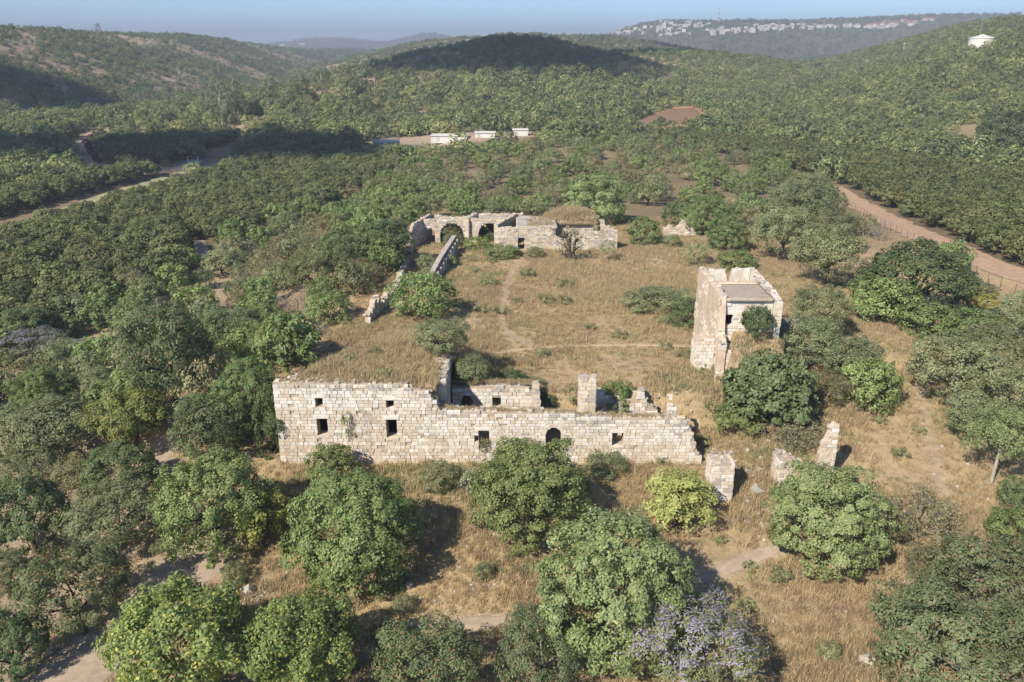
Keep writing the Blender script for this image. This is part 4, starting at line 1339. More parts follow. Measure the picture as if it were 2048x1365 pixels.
    def at(self, u, n, z_):
        return (self.O[0] + self.e[0] * u + self.nf[0] * n, self.O[1] + self.e[1] * u + self.nf[1] * n, z_)
    def tone(self, rg, near_top, zm, tone):
        if tone:
            return rg.choices(TONES, tone)[0]
        r_ = rg.random()
        if near_top < 0.45 and r_ < 0.45:
            return 'stone_grey'
        if near_top < 2.1:
            return rg.choices(TONES, (56, 36, 6, 2))[0]
        return rg.choices(TONES, (30, 48, 21, 1))[0]

def thing(name, loc, label, cat, group=None):
    return tag(empty(name, loc), label, cat, group, 'thing')

def shifted(mb, loc):
    mb.v = [(p[0] - loc[0], p[1] - loc[1], p[2] - loc[2]) for p in mb.v]
    return mb

def raise_walls(root, walls, singles, core_mat='mortar'):
    """walls: list of (part name, Wall, material); the largest stones become objects, the rest one part"""
    loc = tuple(root.location)
    parts, pool = [], []
    for nm, w, mt in walls:
        po = obj(nm, shifted(w.core, loc).mesh(nm, M[mt or core_mat]), root)
        parts.append(po)
        for s in w.stones:
            ar = s[1][0] * s[1][2] * (2.0 if s[4] == 'front' else (0.4 if s[4] != 'cap' else 0.3))
            pool.append((ar, po, s))
    pool.sort(key=lambda t: -t[0])
    for ar, po, s in pool[:singles]:
        o = bpy.data.objects.new('stone', STONE_ME[(srng.randrange(6), s[3])])
        C.objects.link(o)
        o.parent = po
        o.location = (s[0][0] - loc[0], s[0][1] - loc[1], s[0][2] - loc[2])
        o.rotation_euler = (srng.uniform(-.01, .01), srng.uniform(-.012, .012), s[2])
        o.scale = s[1]
    rest = pool[singles:]
    if rest:
        Vs, Fs, Ms = [], [], []
        b = MB()
        for ar, po, s in rest:
            sv, sf = STONES[srng.randrange(6)]
            c, sn = math.cos(s[2]), math.sin(s[2])
            P = [((x_ * s[1][0]) * c - (y_ * s[1][1]) * sn + s[0][0] - loc[0], (x_ * s[1][0]) * sn + (y_ * s[1][1]) * c + s[0][1] - loc[1], z_ * s[1][2] + s[0][2] - loc[2]) for x_, y_, z_ in sv]
            b.add(P, sf, TONES.index(s[3]))
        tag(obj('masonry', b.mesh('masonry', [M[t] for t in TONES]), root), kind='stuff')

def wall_px(pts, Y, x0):
    """top edge traced on the upright plane y = Y -> function of u = x - x0"""
    q = [on_plane(a, b, Y) for a, b in pts]
    return lin([(p[0] - x0, p[1]) for p in q])

def opening_px(x0, Y, l, r_, t, b, arch=None):
    (xa, za), (xb, zb_) = on_plane(l, t, Y), on_plane(r_, b, Y)
    return (xa - x0, xb - x0, zb_, za) + ((arch,) if arch else ())

# ---------------------------------------------------------------- front range
YF = 55.4
XF = on_plane(547, 790, YF)[0]
XE = on_plane(1403, 925, YF)[0]
front = thing('ruined_stone_building', (-2.0, YF, -3.4), 'long ruined limestone building with dark windows and an arched doorway', 'building')
ft = wall_px([(547, 767), (690, 770), (808, 770), (822, 777), (845, 782), (866, 786), (868, 800), (881, 822), (900, 824), (1026, 827), (1143, 832), (1172, 836), (1330, 840), (1340, 838), (1360, 841), (1377, 844), (1386, 868), (1390, 890), (1397, 908), (1403, 922)], YF, XF)
fops = [opening_px(XF, YF, 630, 646, 796, 814), opening_px(XF, YF, 772, 788, 800, 817), opening_px(XF, YF, 633, 657, 837, 872), opening_px(XF, YF, 772, 795, 839, 876),
        opening_px(XF, YF, 957, 979, 861, 900), opening_px(XF, YF, 949, 957, 873, 884), opening_px(XF, YF, 1092, 1122, 855, 912, True), opening_px(XF, YF, 1225, 1246, 866, 893)]
W_front = Wall((XF, YF), 0, XE - XF, -4.6, ft, 1.0, fops, course=0.265, ln=(0.24, 0.64), seed=3, rag=0.06)
W_side = Wall((XF + 0.03, YF + 7.2), -math.pi / 2, 7.0, -5.2, lin([(0, 1.2), (3, 2.2), (7, 3.1)]), 0.9, (), seed=4, rag=0.08)
W_cross = Wall((-5.1, YF + 1.6), math.pi / 2, 5.4, -3.6, lin([(0, 2.6), (1.0, 3.0), (3, 3.2), (5.4, 2.9)]), 1.2, (), seed=5, rag=0.22, faces=('front', 'start'), tone=(10, 30, 20, 40))
YB = 60.3
XB = -4.95
W_back = Wall((XB, YB), 0, 7.0, -3.6, wall_px([(900, 778), (1000, 774), (1050, 774), (1070, 782), (1090, 790)], YB, XB), 0.9,
              [opening_px(XB, YB, 985, 1002, 796, 816), opening_px(XB, YB, 922, 946, 792, 840, True)], seed=6, rag=0.1)
W_room = Wall((2.3, YF + 1.05), math.pi / 2, 4.8, -3.6, lin([(0, 0.35), (2, 0.6), (4.8, 1.15)]), 0.7, (), seed=7, rag=0.2, faces=('front',), tone=(10, 30, 20, 40))
W_pier = Wall((on_plane(1159, 800, 57.4)[0], 57.4), 0, 1.28, -3.4, 2.85, 1.25, (), seed=8, rag=0.1, faces=('front', 'start', 'end'), tone=(15, 45, 30, 10))
W_rear = Wall((6.9, 60.1), 0, 5.2, -3.6, lin([(0, 0.7), (1.2, 0.2), (2.6, -0.3), (3.4, 0.75), (3.9, 0.8), (4.4, -0.4), (5.2, -1.0)]), 0.8, (), seed=9, rag=0.35)
W_stub = Wall((12.1, 56.7), 0, 0.8, -3.4, lin([(0, 0.9), (0.35, 1.5), (0.8, 0.8)]), 0.9, (), seed=10, rag=0.25, faces=('front', 'end'))
W_inner = Wall((-6.35, 57.0), 0, 1.25, -3.6, lin([(0, 2.8), (0.6, 3.05), (1.25, 3.1)]), 0.8, (), seed=15, rag=0.12, tone=(45, 35, 12, 8))
raise_walls(front, [('facade', W_front, None), ('side_wall', W_side, None), ('cross_wall', W_cross, None), ('inner_wall', W_inner, None), ('back_wall', W_back, None), ('room_wall', W_room, None), ('pier', W_pier, None), ('rear_wall', W_rear, None), ('wall_stub', W_stub, None)], 300)
# lintels and sills: single long stones
def long_stone(root, nm, u0, u1, z0, z1, Y, x0, tn, dep=0.45, out=0.06):
    o = bpy.data.objects.new(nm, STONE_ME[(srng.randrange(6), tn)])
    C.objects.link(o)
    o.parent = root
    o.location = ((u0 + u1) / 2 + x0 - root.location.x, Y - out + dep / 2 - root.location.y, (z0 + z1) / 2 - root.location.z)
    o.scale = (u1 - u0, dep, z1 - z0)
for op in (fops[2], fops[3], fops[0], fops[1], fops[4], fops[7]):
    long_stone(front, 'lintel', op[0] - 0.22, op[1] + 0.22, op[3] - 0.02, op[3] + 0.30, YF, XF, 'stone_white')
for op in (fops[2], fops[3], fops[7]):
    long_stone(front, 'sill', op[0] - 0.12, op[1] + 0.12, op[2] - 0.2, op[2] + 0.03, YF, XF, 'stone_cream')
for k in range(11):                                   # voussoirs of the arched doorway
    op = fops[6]
    c, hw = (op[0] + op[1]) / 2, (op[1] - op[0]) / 2
    a = math.pi * (k + 0.5) / 11
    o = bpy.data.objects.new('arch_stone', STONE_ME[(srng.randrange(6), srng.choice(['stone_cream', 'stone_warm', 'stone_white']))])
    C.objects.link(o)
    o.parent = front
    o.location = (XF + c + math.cos(a) * (hw + 0.13) + 2.0, -0.06 + 0.2, op[3] - hw + math.sin(a) * (hw + 0.13) + 3.4)
    o.rotation_euler = (0, -a + math.pi / 2, 0)
    o.scale = (math.pi * (hw + .13) / 11 * 0.96, 0.4, 0.3)

# soil and grass lying over the vault
nx_, ny_ = 62, 78
gx, gy = np.linspace(0, 1, nx_), np.linspace(55.95, 77.6, ny_)
Vr = []
for b_ in gy:
    l0 = float(-17.55 + 5.0 * ss(56, 72, b_))
    r0 = float(np.where(b_ < 62.2, -5.75, -0.6))
    for a_ in gx:
        X = l0 + (r0 - l0) * a_
        Vr.append((X + 2.0, b_ - YF, max(float(earth_roof_height(X, b_)), -0.6) + 3.4))
Fr = [(a * nx_ + b, a * nx_ + b + 1, (a + 1) * nx_ + b + 1, (a + 1) * nx_ + b) for a in range(ny_ - 1) for b in range(nx_ - 1)]
# underside and skirt so that the roof is a body, not a sheet
n0 = len(Vr)
Vr += [(v[0], v[1], max(min(v[2] - 0.8, 6.0), -0.3)) for v in Vr]
Fr += [(n0 + a * nx_ + b, n0 + (a + 1) * nx_ + b, n0 + (a + 1) * nx_ + b + 1, n0 + a * nx_ + b + 1) for a in range(ny_ - 1) for b in range(nx_ - 1)]
rim = [b for b in range(nx_)] + [a * nx_ + nx_ - 1 for a in range(1, ny_)] + [(ny_ - 1) * nx_ + b for b in range(nx_ - 2, -1, -1)] + [a * nx_ for a in range(ny_ - 2, 0, -1)]
Fr += [(rim[k], n0 + rim[k], n0 + rim[(k + 1) % len(rim)], rim[(k + 1) % len(rim)]) for k in range(len(rim))]
m = NT('dry_earth')
pos = m.coords()
cc = m.ramp(m.noise(0.5, 7, 0.7, pos), [(0.3, (0.21, 0.155, 0.09)), (0.5, (0.29, 0.22, 0.13)), (0.75, (0.35, 0.275, 0.17))])
m.bump(m.noise(2.8, 7, 0.75, pos), 0.9, 0.25)
M['dry_earth'] = m.finish(cc, 0.95, 0.05)
obj('earth_roof', mesh_arrays('earth_roof', Vr, Fr, [M['dry_earth']], smooth=True), front)

# ---------------------------------------------------------------- tower house
TW = (18.1, 67.0)
tower = thing('tower_house', (20.8, 70.5, 0.0), 'two-storey tower house with whitewashed front, flat roof and broken parapet', 'house')
t_left = Wall((18.1, 75.2), -math.pi / 2, 9.7, -0.9, lin([(0, 7.3), (3.5, 7.1), (8.35, 6.9), (8.42, 3.9), (9.3, 3.4), (9.7, 2.9)]), 0.75,
              [(5.0, 5.7, 2.2, 3.6)], seed=31, rag=0.09, faces=('front', 'end'), tone=(18, 50, 28, 4), patch=0.12, recess=0.055)
tf_op = [opening_px(18.85, 67.0, 1452, 1465, 630, 651), opening_px(18.85, 67.0, 1486, 1505, 630, 652)]
t_front = Wall((18.85, 67.0), 0, 4.15, 2.6, 6.55, 0.55, tf_op, seed=32, rag=0.05, caps=False, tone=(40, 40, 15, 5), patch=0.22, recess=0.055)
t_right = Wall((23.6, 66.2), math.pi / 2, 9.0, -0.9, lin([(0, 6.6), (0.4, 6.75), (1.2, 6.85), (9, 7.2)]), 0.6, (), seed=33, rag=0.12, faces=('start',), tone=(55, 40, 5, 0), patch=-0.1, recess=0.055)
t_back = Wall((18.85, 74.6), 0, 4.15, -0.5, lin([(0, 7.2), (1.85, 7.1), (1.9, 5.95), (2.35, 5.95), (2.4, 7.15), (4.15, 7.2)]), 0.55, (), seed=34, rag=0.08, faces=(), slice_=0.2, recess=0.0)
t_ledge = Wall((16.4, 66.6), 0, 1.68, -0.8, lin([(0, 2.7), (0.8, 3.1), (1.95, 3.3)]), 1.6, (), seed=35, rag=0.15, faces=('front', 'start'), tone=(50, 38, 10, 2))
t_jamb = Wall((18.87, 65.75), 0, 0.5, -0.8, lin([(0, 3.2), (0.25, 2.4), (0.5, 1.6)]), 1.1, (), seed=36, rag=0.2, tone=(55, 35, 8, 2))
raise_walls(tower, [('left_wall', t_left, 'plaster_tan'), ('front_wall', t_front, 'plaster'), ('right_wall', t_right, 'plaster'), ('back_wall', t_back, 'plaster'), ('ledge_wall', t_ledge, None), ('jamb', t_jamb, None)], 90)
def slab(root, nm, x0, x1, y0, y1, z0, z1, mat, seed, amp=0.06, n=14):
    """a slab with a worn, uneven top"""
    V_, F_ = [], []
    for j_ in range(n + 1):
        for i_ in range(n + 1):
            X, Y = x0 + (x1 - x0) * i_ / n, y0 + (y1 - y0) * j_ / n
            V_.append((X - root.location.x, Y - root.location.y, z1 + amp * float(fbm(X, Y, 1.3, 3, seed)) - root.location.z))
    m0 = len(V_)
    V_ += [(v[0], v[1], z0 - root.location.z) for v in V_]
    N1 = n + 1
    for j_ in range(n):
        for i_ in range(n):
            q_ = j_ * N1 + i_
            F_.append((q_, q_ + 1, q_ + N1 + 1, q_ + N1))
            F_.append((m0 + q_, m0 + q_ + N1, m0 + q_ + N1 + 1, m0 + q_ + 1))
    rim_ = [b for b in range(N1)] + [a * N1 + n for a in range(1, N1)] + [n * N1 + b for b in range(n - 1, -1, -1)] + [a * N1 for a in range(n - 1, 0, -1)]
    F_ += [(rim_[(k + 1) % len(rim_)], rim_[k], m0 + rim_[k], m0 + rim_[(k + 1) % len(rim_)]) for k in range(len(rim_))]
    return obj(nm, mesh_arrays(nm, V_, F_, [mat]), root)
slab(tower, 'roof_slab', 18.87, 23.0, 66.85, 71.5, 6.3, 6.62, M['screed'], 51, 0.07)
slab(tower, 'roof_beam', 18.87, 23.0, 71.52, 71.85, 5.6, 6.78, M['plaster_tan'], 52, 0.03, 8)
slab(tower, 'terrace_floor', 18.87, 23.0, 71.87, 74.58, 5.5, 5.75, M['screed'], 53, 0.07)
b = MB()
b.tube([(21.9, 66.6, 3.9), (22.6, 66.5, 4.6), (23.2, 66.4, 5.2)], [0.06, 0.06, 0.05], 6)
tag(obj('broken_timber', b.mesh('broken_timber', M['bark_pale'])), 'pale broken timber leaning against the white tower front', 'timber')

# ---------------------------------------------------------------- smaller ruins
def small_ruin(name, loc, label, cat, walls, singles):
    t = thing(name, loc, label, cat)
    raise_walls(t, walls, singles)
    return t
x0 = on_plane(1419, 980, 50.4)[0]
small_ruin('stone_pillar', (x0 + 0.85, 51.0, -4.9), 'square freestanding stone pillar in front of the wall end', 'pillar',
           [('shaft', Wall((x0 + 0.05, 50.4), 0, 1.6, -5.6, -0.75, 1.6, (), seed=61, rag=0.06, faces=('front', 'start', 'end'), tone=(52, 36, 4, 8)), None)], 120)
x0 = on_plane(1637, 925, 52.6)[0]
small_ruin('stone_slab', (x0 + 0.6, 52.9, -2.5), 'tall leaning stone slab standing beside the half-dead shrub', 'stone',
           [('slab', Wall((x0, 52.6), 0, 1.18, -3.6, lin([(0, -1.2), (0.25, -0.2), (0.5, 0.5), (0.7, 1.3), (0.85, 1.45), (1.1, 1.35), (1.18, 0.6)]), 0.6, (), seed=68, rag=0.12, slice_=0.12, faces=('front', 'end'), tone=(25, 55, 20, 0), patch=0.0, recess=0.055), 'plaster_tan')], 0)
x0 = on_plane(1560, 930, 51.6)[0]
small_ruin('wall_fragment', (x0 + 0.8, 52.0, -3.0), 'low thick wall fragment just below the leaning slab', 'wall',
           [('fragment', Wall((x0, 51.6), 0, 1.9, -3.8, lin([(0, -1.0), (1.0, -1.25), (1.9, -1.7)]), 1.7, (), seed=62, rag=0.2, faces=('front', 'start'), tone=(20, 45, 15, 20)), None)], 40)
small_ruin('garden_wall', (-14.2, 84, 0), 'jagged rubble wall along the courtyard edge by the large bush', 'wall',
           [('rubble_wall', Wall((-14.9, 79.3), math.atan2(9.4, 1.2), 9.5, -1.2, lin([(0, 0.5), (1.2, 1.5), (2.2, 2.1), (3.2, 1.4), (4.2, 1.9), (5.0, 0.7), (7.0, 1.2), (9.5, 0.7)]), 0.65, (), course=0.34, seed=63, rag=0.5, faces=('front', 'start'), tone=(12, 40, 20, 28)), None)], 60)
small_ruin('boundary_wall', (-13.9, 100, 0), 'low crumbling wall running up to the far arches', 'wall',
           [('low_wall', Wall((-13.5, 90), math.atan2(22, -0.7), 22, -1.0, lin([(0, 0.6), (6, 0.8), (12, 0.7), (22, 1.2)]), 0.7, (), course=0.34, seed=64, rag=0.2, faces=('front', 'start'), tone=(20, 40, 15, 25)), None)], 0)
# wall with piers
arc = thing('buttressed_wall', (-8.9, 103, 0), 'thin courtyard wall with a row of square piers', 'wall')
wa = Wall((-9.6, 94.5), math.atan2(18, 1.55), 18.0, -0.8, lin([(0, 1.5), (6, 1.9), (18, 2.1)]), 0.45, (), course=0.3, seed=65, rag=0.03, caps=False, faces=('start',), tone=(15, 45, 20, 20))
raise_walls(arc, [('thin_wall', wa, None)], 0)
cop = MB()
for k in range(18):
    u = k * 1.0
    z0_ = np.interp(u + .5, [0, 6, 18], [1.5, 1.9, 2.1])
    c0, c1 = wa.at(u + 0.01, 0.09, z0_ - 0.02), wa.at(u + 0.99, -0.54, z0_ + 0.12)
    P = [wa.at(a, n_, z_) for z_ in (z0_ - 0.02, z0_ + 0.12) for (a, n_) in ((u + .01, .09), (u + .99, .09), (u + .99, -.54), (u + .01, -.54))]
    b = MB(); b.add([(p[0] + 8.9, p[1] - 103, p[2]) for p in P], [(0, 3, 2, 1), (4, 5, 6, 7), (0, 1, 5, 4), (1, 2, 6, 5), (2, 3, 7, 6), (3, 0, 4, 7)])
    obj('coping_stone', b.mesh('coping_stone', M['stone_grey']), arc)
for k in range(9):
    u = 1.0 + k * 1.95
    p = wa.at(u, 0.28, 0)
    b = MB()
    hz = 1.35 + 0.035 * u
    sv = STONES[k % 6][0]
    b.add([(v[0] * 0.55, v[1] * 0.42, v[2] * (hz + 0.5)) for v in sv], STONES[k % 6][1])
    o = obj('pier', b.mesh('pier', M['stone_cream']), arc, (p[0] + 8.9, p[1] - 103, (hz - 0.5) / 2))
    o.rotation_euler = (0, 0, wa.ang)
small_ruin('rubble_heap_wall', (26.5, 122, 0), 'far crumbling rubble wall at the courtyard end', 'wall',
           [('rubble_wall', Wall((23.6, 122), 0, 5.2, -1.0, lin([(0, 0.8), (1.0, 1.5), (2.0, 1.0), (3.0, 2.2), (4.4, 2.5), (5.2, 1.6)]), 1.4, (), course=0.34, seed=66, rag=0.35, faces=('front', 'end'), tone=(25, 40, 25, 10)), None)], 0)
p = ground_hit(290, 618)
small_ruin('low_stone_wall', (p[0], p[1], gz(p[0], p[1])), 'low pale stone ledge half hidden in the thicket', 'wall',
           [('ledge', Wall((p[0] - 1.9, p[1]), 0, 3.8, gz(p[0], p[1]) - 0.5, gz(p[0], p[1]) + 1.5, 0.8, (), seed=67, rag=0.08, tone=(20, 50, 20, 10)), None)], 0)

# ---------------------------------------------------------------- arcaded building at the far end
arcade = thing('arcaded_ruin', (-1.0, 114, 0), 'roofless stone building with wide arches at the far end of the courtyard', 'building')
YA = 112.3
XA = on_plane(995, 480, YA)[0]
XZ = on_plane(1235, 480, YA)[0]
AT = (8, 36, 28, 28)
w1 = Wall((XA, YA), 0, XZ - XA, -0.8, wall_px([(995, 457), (1060, 456), (1092, 456), (1104, 459), (1112, 474), (1128, 482), (1148, 478), (1168, 465), (1195, 463), (1210, 470), (1213, 458), (1235, 458)], YA, XA), 0.8,
          [opening_px(XA, YA, 1036, 1049, 476, 500)], course=0.3, seed=71, rag=0.12, tone=AT)
w2 = Wall((-14.4, 112.4), math.atan2(8.2, 2.1), 8.5, -1.0, lin([(0, 2.6), (1.2, 3.6), (8.5, 3.6)]), 0.5, (), seed=72, rag=0.06, faces=('front', 'start'), tone=AT)
w3 = Wall((-13.7, 117.0), 0, 12.6, -0.8, lin([(0, 3.4), (6, 3.6), (12.6, 3.7)]), 0.8, [(0.9, 2.2, -0.2, 2.2, True), (3.0, 6.5, -0.2, 3.05, 1.9), (8.7, 12.0, -0.2, 3.1, 1.8)], seed=73, rag=0.08, tone=AT)
w4 = Wall((-11.9, 120.9), 0, 13.5, -0.8, lin([(0, 3.5), (4, 2.9), (6, 3.6), (13.5, 3.6)]), 0.7, [(0.4, 5.6, -0.5, 2.75, 2.0)], seed=74, rag=0.12, tone=AT)
w5 = Wall((-6.4, 116.4), math.atan2(4.6, 1.2), 4.7, -0.8, 3.75, 0.6, (), seed=75, rag=0.06, faces=('front', 'start'), tone=AT)
w6 = Wall((-2.0, 112.4), math.atan2(8.4, 2.9), 8.8, -0.8, 3.7, 0.6, (), seed=76, rag=0.1, faces=('back', 'start'), tone=AT)
w7 = Wall((6.6, 118.0), 0, 5.6, -0.8, lin([(0, 3.6), (5.6, 3.7)]), 0.7, [opening_px(6.6, 118.0, 1132, 1139, 448, 458), opening_px(6.6, 118.0, 1124, 1136, 466, 474)], seed=77, rag=0.08, tone=AT)
w8 = Wall((14.0, 113.2), math.pi / 2, 7.5, -0.8, lin([(0, 3.2), (3, 2.2), (7.5, 2.8)]), 0.8, (), seed=78, rag=0.25, faces=('front',), tone=AT)
raise_walls(arcade, [('facade', w1, None), ('outer_wall', w2, None), ('arch_wall', w3, None), ('back_wall', w4, None), ('partition', w5, None), ('partition', w6, None), ('upper_wall', w7, None), ('end_wall', w8, None)], 0)
slab(arcade, 'roof_slab', 0.6, 6.5, 113.0, 120.8, 2.9, 3.35, M['stone_grey'], 81, 0.25, 22)
slab(arcade, 'vault_slab', -4.9, -0.6, 117.85, 120.85, 3.0, 3.3, M['stone_grey'], 83, 0.1, 12)
def far_mound(X, Y):
    u_, v_ = (X - 8.9) / 3.9, (Y - 120.3) / 2.9
    return 2.95 + 1.45 * max(0.0, (1 - abs(u_) ** 3)) * max(0.0, (1 - abs(v_) ** 3)) + 0.25 * float(fbm(X, Y, 1.3, 3, 82))
Vm, Fm = [], []
for j_ in range(25):
    for i_ in range(31):
        X, Y = 5.0 + 7.8 * i_ / 30, 117.5 + 5.7 * j_ / 24
        Vm.append((X + 1.0, Y - 114, far_mound(X, Y)))
n0 = len(Vm)
Vm += [(v[0], v[1], 2.6) for v in Vm]
for j_ in range(24):
    for i_ in range(30):
        q_ = j_ * 31 + i_
        Fm += [(q_, q_ + 1, q_ + 32, q_ + 31), (n0 + q_, n0 + q_ + 31, n0 + q_ + 32, n0 + q_ + 1)]
rim_ = [b for b in range(31)] + [a * 31 + 30 for a in range(1, 25)] + [24 * 31 + b for b in range(29, -1, -1)] + [a * 31 for a in range(23, 0, -1)]
Fm += [(rim_[(k + 1) % len(rim_)], rim_[k], n0 + rim_[k], n0 + rim_[(k + 1) % len(rim_)]) for k in range(len(rim_))]
obj('earth_roof', mesh_arrays('earth_roof', Vm, Fm, [M['dry_earth']], smooth=True), arcade)

# ---------------------------------------------------------------- loose stones
def rock_shape(seed):
    rg = np.random.default_rng(seed)
    t = (1 + 5 ** 0.5) / 2
    V_ = np.array([(-1, t, 0), (1, t, 0), (-1, -t, 0), (1, -t, 0), (0, -1, t), (0, 1, t), (0, -1, -t), (0, 1, -t), (t, 0, -1), (t, 0, 1), (-t, 0, -1), (-t, 0, 1)], float)
    V_ = unit(V_) * rg.uniform(0.34, 0.62, (12, 1))
    F_ = [(0, 11, 5), (0, 5, 1), (0, 1, 7), (0, 7, 10), (0, 10, 11), (1, 5, 9), (5, 11, 4), (11, 10, 2), (10, 7, 6), (7, 1, 8), (3, 9, 4), (3, 4, 2), (3, 2, 6), (3, 6, 8), (3, 8, 9), (4, 9, 5), (2, 4, 11), (6, 2, 10), (8, 6, 7), (9, 8, 1)]
    return [tuple(v) for v in V_], F_
ROCKS = [rock_shape(k) for k in range(8)]
def rock_patch(name, label, spots, seed):
    """broken stones lying about: (px, py, spread m, count, size)"""
    rg = np.random.default_rng(seed)
    b = MB()
    for (a, c_, sp, n, sz) in spots:
        g = ground_hit(a, c_)
        for _ in range(n):
            X, Y = g[0] + rg.normal() * sp, g[1] + rg.normal() * sp
            s = sz * rg.uniform(0.3, 1.3) ** 1.8
            Z = float(surface(X, Y))
            sv, sf = ROCKS[int(rg.integers(8))]
            an = rg.uniform(0, 6.28)
            tl = rg.normal() * 0.25
            P = []
            for x_, y_, z_ in sv:
                x_, y_, z_ = x_ * s, y_ * s * 0.8, z_ * s * 0.6
                x_, z_ = x_ * math.cos(tl) - z_ * math.sin(tl), x_ * math.sin(tl) + z_ * math.cos(tl)
                P.append((X + x_ * math.cos(an) - y_ * math.sin(an), Y + x_ * math.sin(an) + y_ * math.cos(an), Z + z_ + s * 0.02))
            b.add(P, sf, 0 if rg.random() < 0.8 else 1)
    return tag(obj(name, b.mesh(name, [M['limestone'], M['stone_cream']])), label, 'rubble', kind='stuff')
rock_patch('rubble', 'pale limestone rubble strewn over the dry slopes and along the walls',
           [(1302, 522, 1.3, 120, 0.32), (1330, 515, 0.9, 50, 0.25), (1445, 760, 1.5, 60, 0.3), (1425, 790, 1.8, 50, 0.3), (1525, 960, 1.0, 70, 0.4), (1510, 920, 1.4, 50, 0.35), (1440, 905, 1.2, 40, 0.35), (1525, 1030, 0.8, 40, 0.35),
            (1545, 1080, 0.8, 20, 0.25), (520, 1180, 0.8, 40, 0.4), (490, 1190, 0.6, 25, 0.35), (1700, 680, 2.0, 40, 0.25), (1960, 985, 1.2, 40, 0.3), (1935, 900, 1.0, 25, 0.25), (960, 1130, 2.6, 26, 0.25), (1060, 1060, 2.2, 16, 0.22),
            (1560, 1210, 3.5, 30, 0.22), (1480, 1260, 3.0, 20, 0.22), (1690, 1330, 2.0, 12, 0.3), (1420, 1110, 2.0, 14, 0.2), (1250, 620, 8, 50, 0.14), (1100, 650, 8, 60, 0.14), (900, 1210, 1.4, 18, 0.25), (380, 1135, 2.0, 20, 0.18),
            (1840, 640, 2.0, 20, 0.22), (1500, 700, 1.2, 24, 0.24), (1290, 815, 0.8, 24, 0.3)], 5)
for k, (a, c_, s, lb_) in enumerate([(1558, 925, 0.8, 'weathered boulder beside the low wall fragment'), (1512, 985, 1.0, 'grey bedrock boulder on the path below the wall end'), (1085, 1093, 0.6, 'flat pale boulder on the dry bank under the twin-peaked carob'),
                                     (818, 1172, 0.55, 'pale boulder at the shaded side of the large round carob'), (1735, 1325, 0.8, 'pale boulder at the foot of the dusky trees'), (1585, 660, 1.6, 'squared stone block beside the tower corner'), (498, 1185, 0.8, 'broken pale block on the stone heap by the track')]):
    g = ground_hit(a, c_)
    sv, sf = ROCKS[k % 8] if k != 5 else STONES[2]
    rg = random.Random(k)
    b = MB()
    b.add([(v[0] * s * 1.3 * (1 + rg.uniform(-.15, .15)), v[1] * s, (v[2] + 0.25) * s * 0.8 * (1 + rg.uniform(-.1, .2))) for v in sv], sf)
    o = tag(obj('boulder', b.mesh('boulder', M['limestone']), None, (g[0], g[1], gz(g[0], g[1]))), lb_, 'boulder')
    o.rotation_euler = (0.1, 0.08, rg.uniform(0, 3))

# ---------------------------------------------------------------- far buildings, tanks, poles
def px_box(l, r_, base, depth, height, yaw=0.0):
    g = ground_hit((l + r_) / 2, base)
    dep = g[1] * CP + (CAM_Z - float(H(g[0], g[1]))) * SP
    return g[0], g[1], gz(g[0], g[1]), (r_ - l) * dep / FPX
def gable(mb, w, d, z0, z1, mi):
    mb.add([(-w / 2, -d / 2, z0), (w / 2, -d / 2, z0), (w / 2, d / 2, z0), (-w / 2, d / 2, z0), (-w / 2, 0, z1), (w / 2, 0, z1)], [(0, 1, 5, 4), (2, 3, 4, 5), (1, 2, 5), (3, 0, 4), (0, 3, 2, 1)], mi)
for (l, r_, bs_, dp_, hh, lb_) in [(862, 934, 284, 7, 2.0, 'long white flat-roofed shed in the valley compound'), (950, 990, 276, 6, 1.6, 'white roof farther along the valley compound'), (1026, 1056, 272, 5, 2.0, 'small white shed at the end of the valley compound')]:
    X, Y, Z, w = px_box(l, r_, bs_, dp_, hh)
    t = thing('storage_shed', (X, Y, Z), lb_, 'shed')
    b = MB(); b.box(-w / 2, w / 2, 0, dp_, -0.5, hh)
    obj('wall', b.mesh('wall', M['white_paint']), t)
    b = MB(); b.box(-w / 2 - 0.25, w / 2 + 0.25, -0.3, dp_ + 0.3, hh + 0.005, hh + 0.25)
    obj('roof', b.mesh('roof', M['house_white']), t)
    b = MB(); b.box(-0.5, 0.5, -0.03, 0.02, 0, 1.9)
    obj('door', b.mesh('door', M['house_grey']), t, (-w * 0.3, 0, 0.05))
def tank(X, Y, Z, r_, hh, cone, mat, label, name, seg=28):
    t = thing(name, (X, Y, Z), label, 'tank')
    b = MB(); b.tube([(0, 0, -1.0), (0, 0, hh)], [r_, r_], seg)
    obj('shell', b.mesh('shell', mat, False), t)
    b = MB()
    b.tube([(0, 0, hh - 0.12), (0, 0, hh + 0.12), (0, 0, hh + cone)], [r_ * 1.04, r_ * 1.04, 0.3], seg)
    obj('lid', b.mesh('lid', mat), t)
    b = MB()
    for k in range(seg):
        a = 2 * math.pi * k / seg
        b.tube([(math.cos(a) * r_, math.sin(a) * r_, hh), (math.cos(a) * r_, math.sin(a) * r_, hh + 1.0)], [0.04, 0.04], 4)
    b.tube([(math.cos(a_) * r_, math.sin(a_) * r_, hh + 1.0) for a_ in np.linspace(0, 2 * math.pi, 33)], [0.05] * 33, 4)
    obj('railing', b.mesh('railing', M['metal']), t)
    return t
X, Y, Z, w = px_box(742, 796, 298, 0, 0)
tank(X, Y + w / 2, Z, w / 2, 2.2, 0.3, M['metal'], 'round grey metal water tank in the valley compound', 'storage_tank')
X, Y, Z, w = px_box(1950, 1998, 98, 0, 0)
wt = tank(X, Y + w / 2, Z, w / 2, w * 0.42, w * 0.16, M['tank_white'], 'white water tank with conical lid on the wooded slope', 'water_tank')
b = MB()
b.tube([(0, 0, 0), (0, 0, w * 1.15)], [0.16, 0.08], 5)
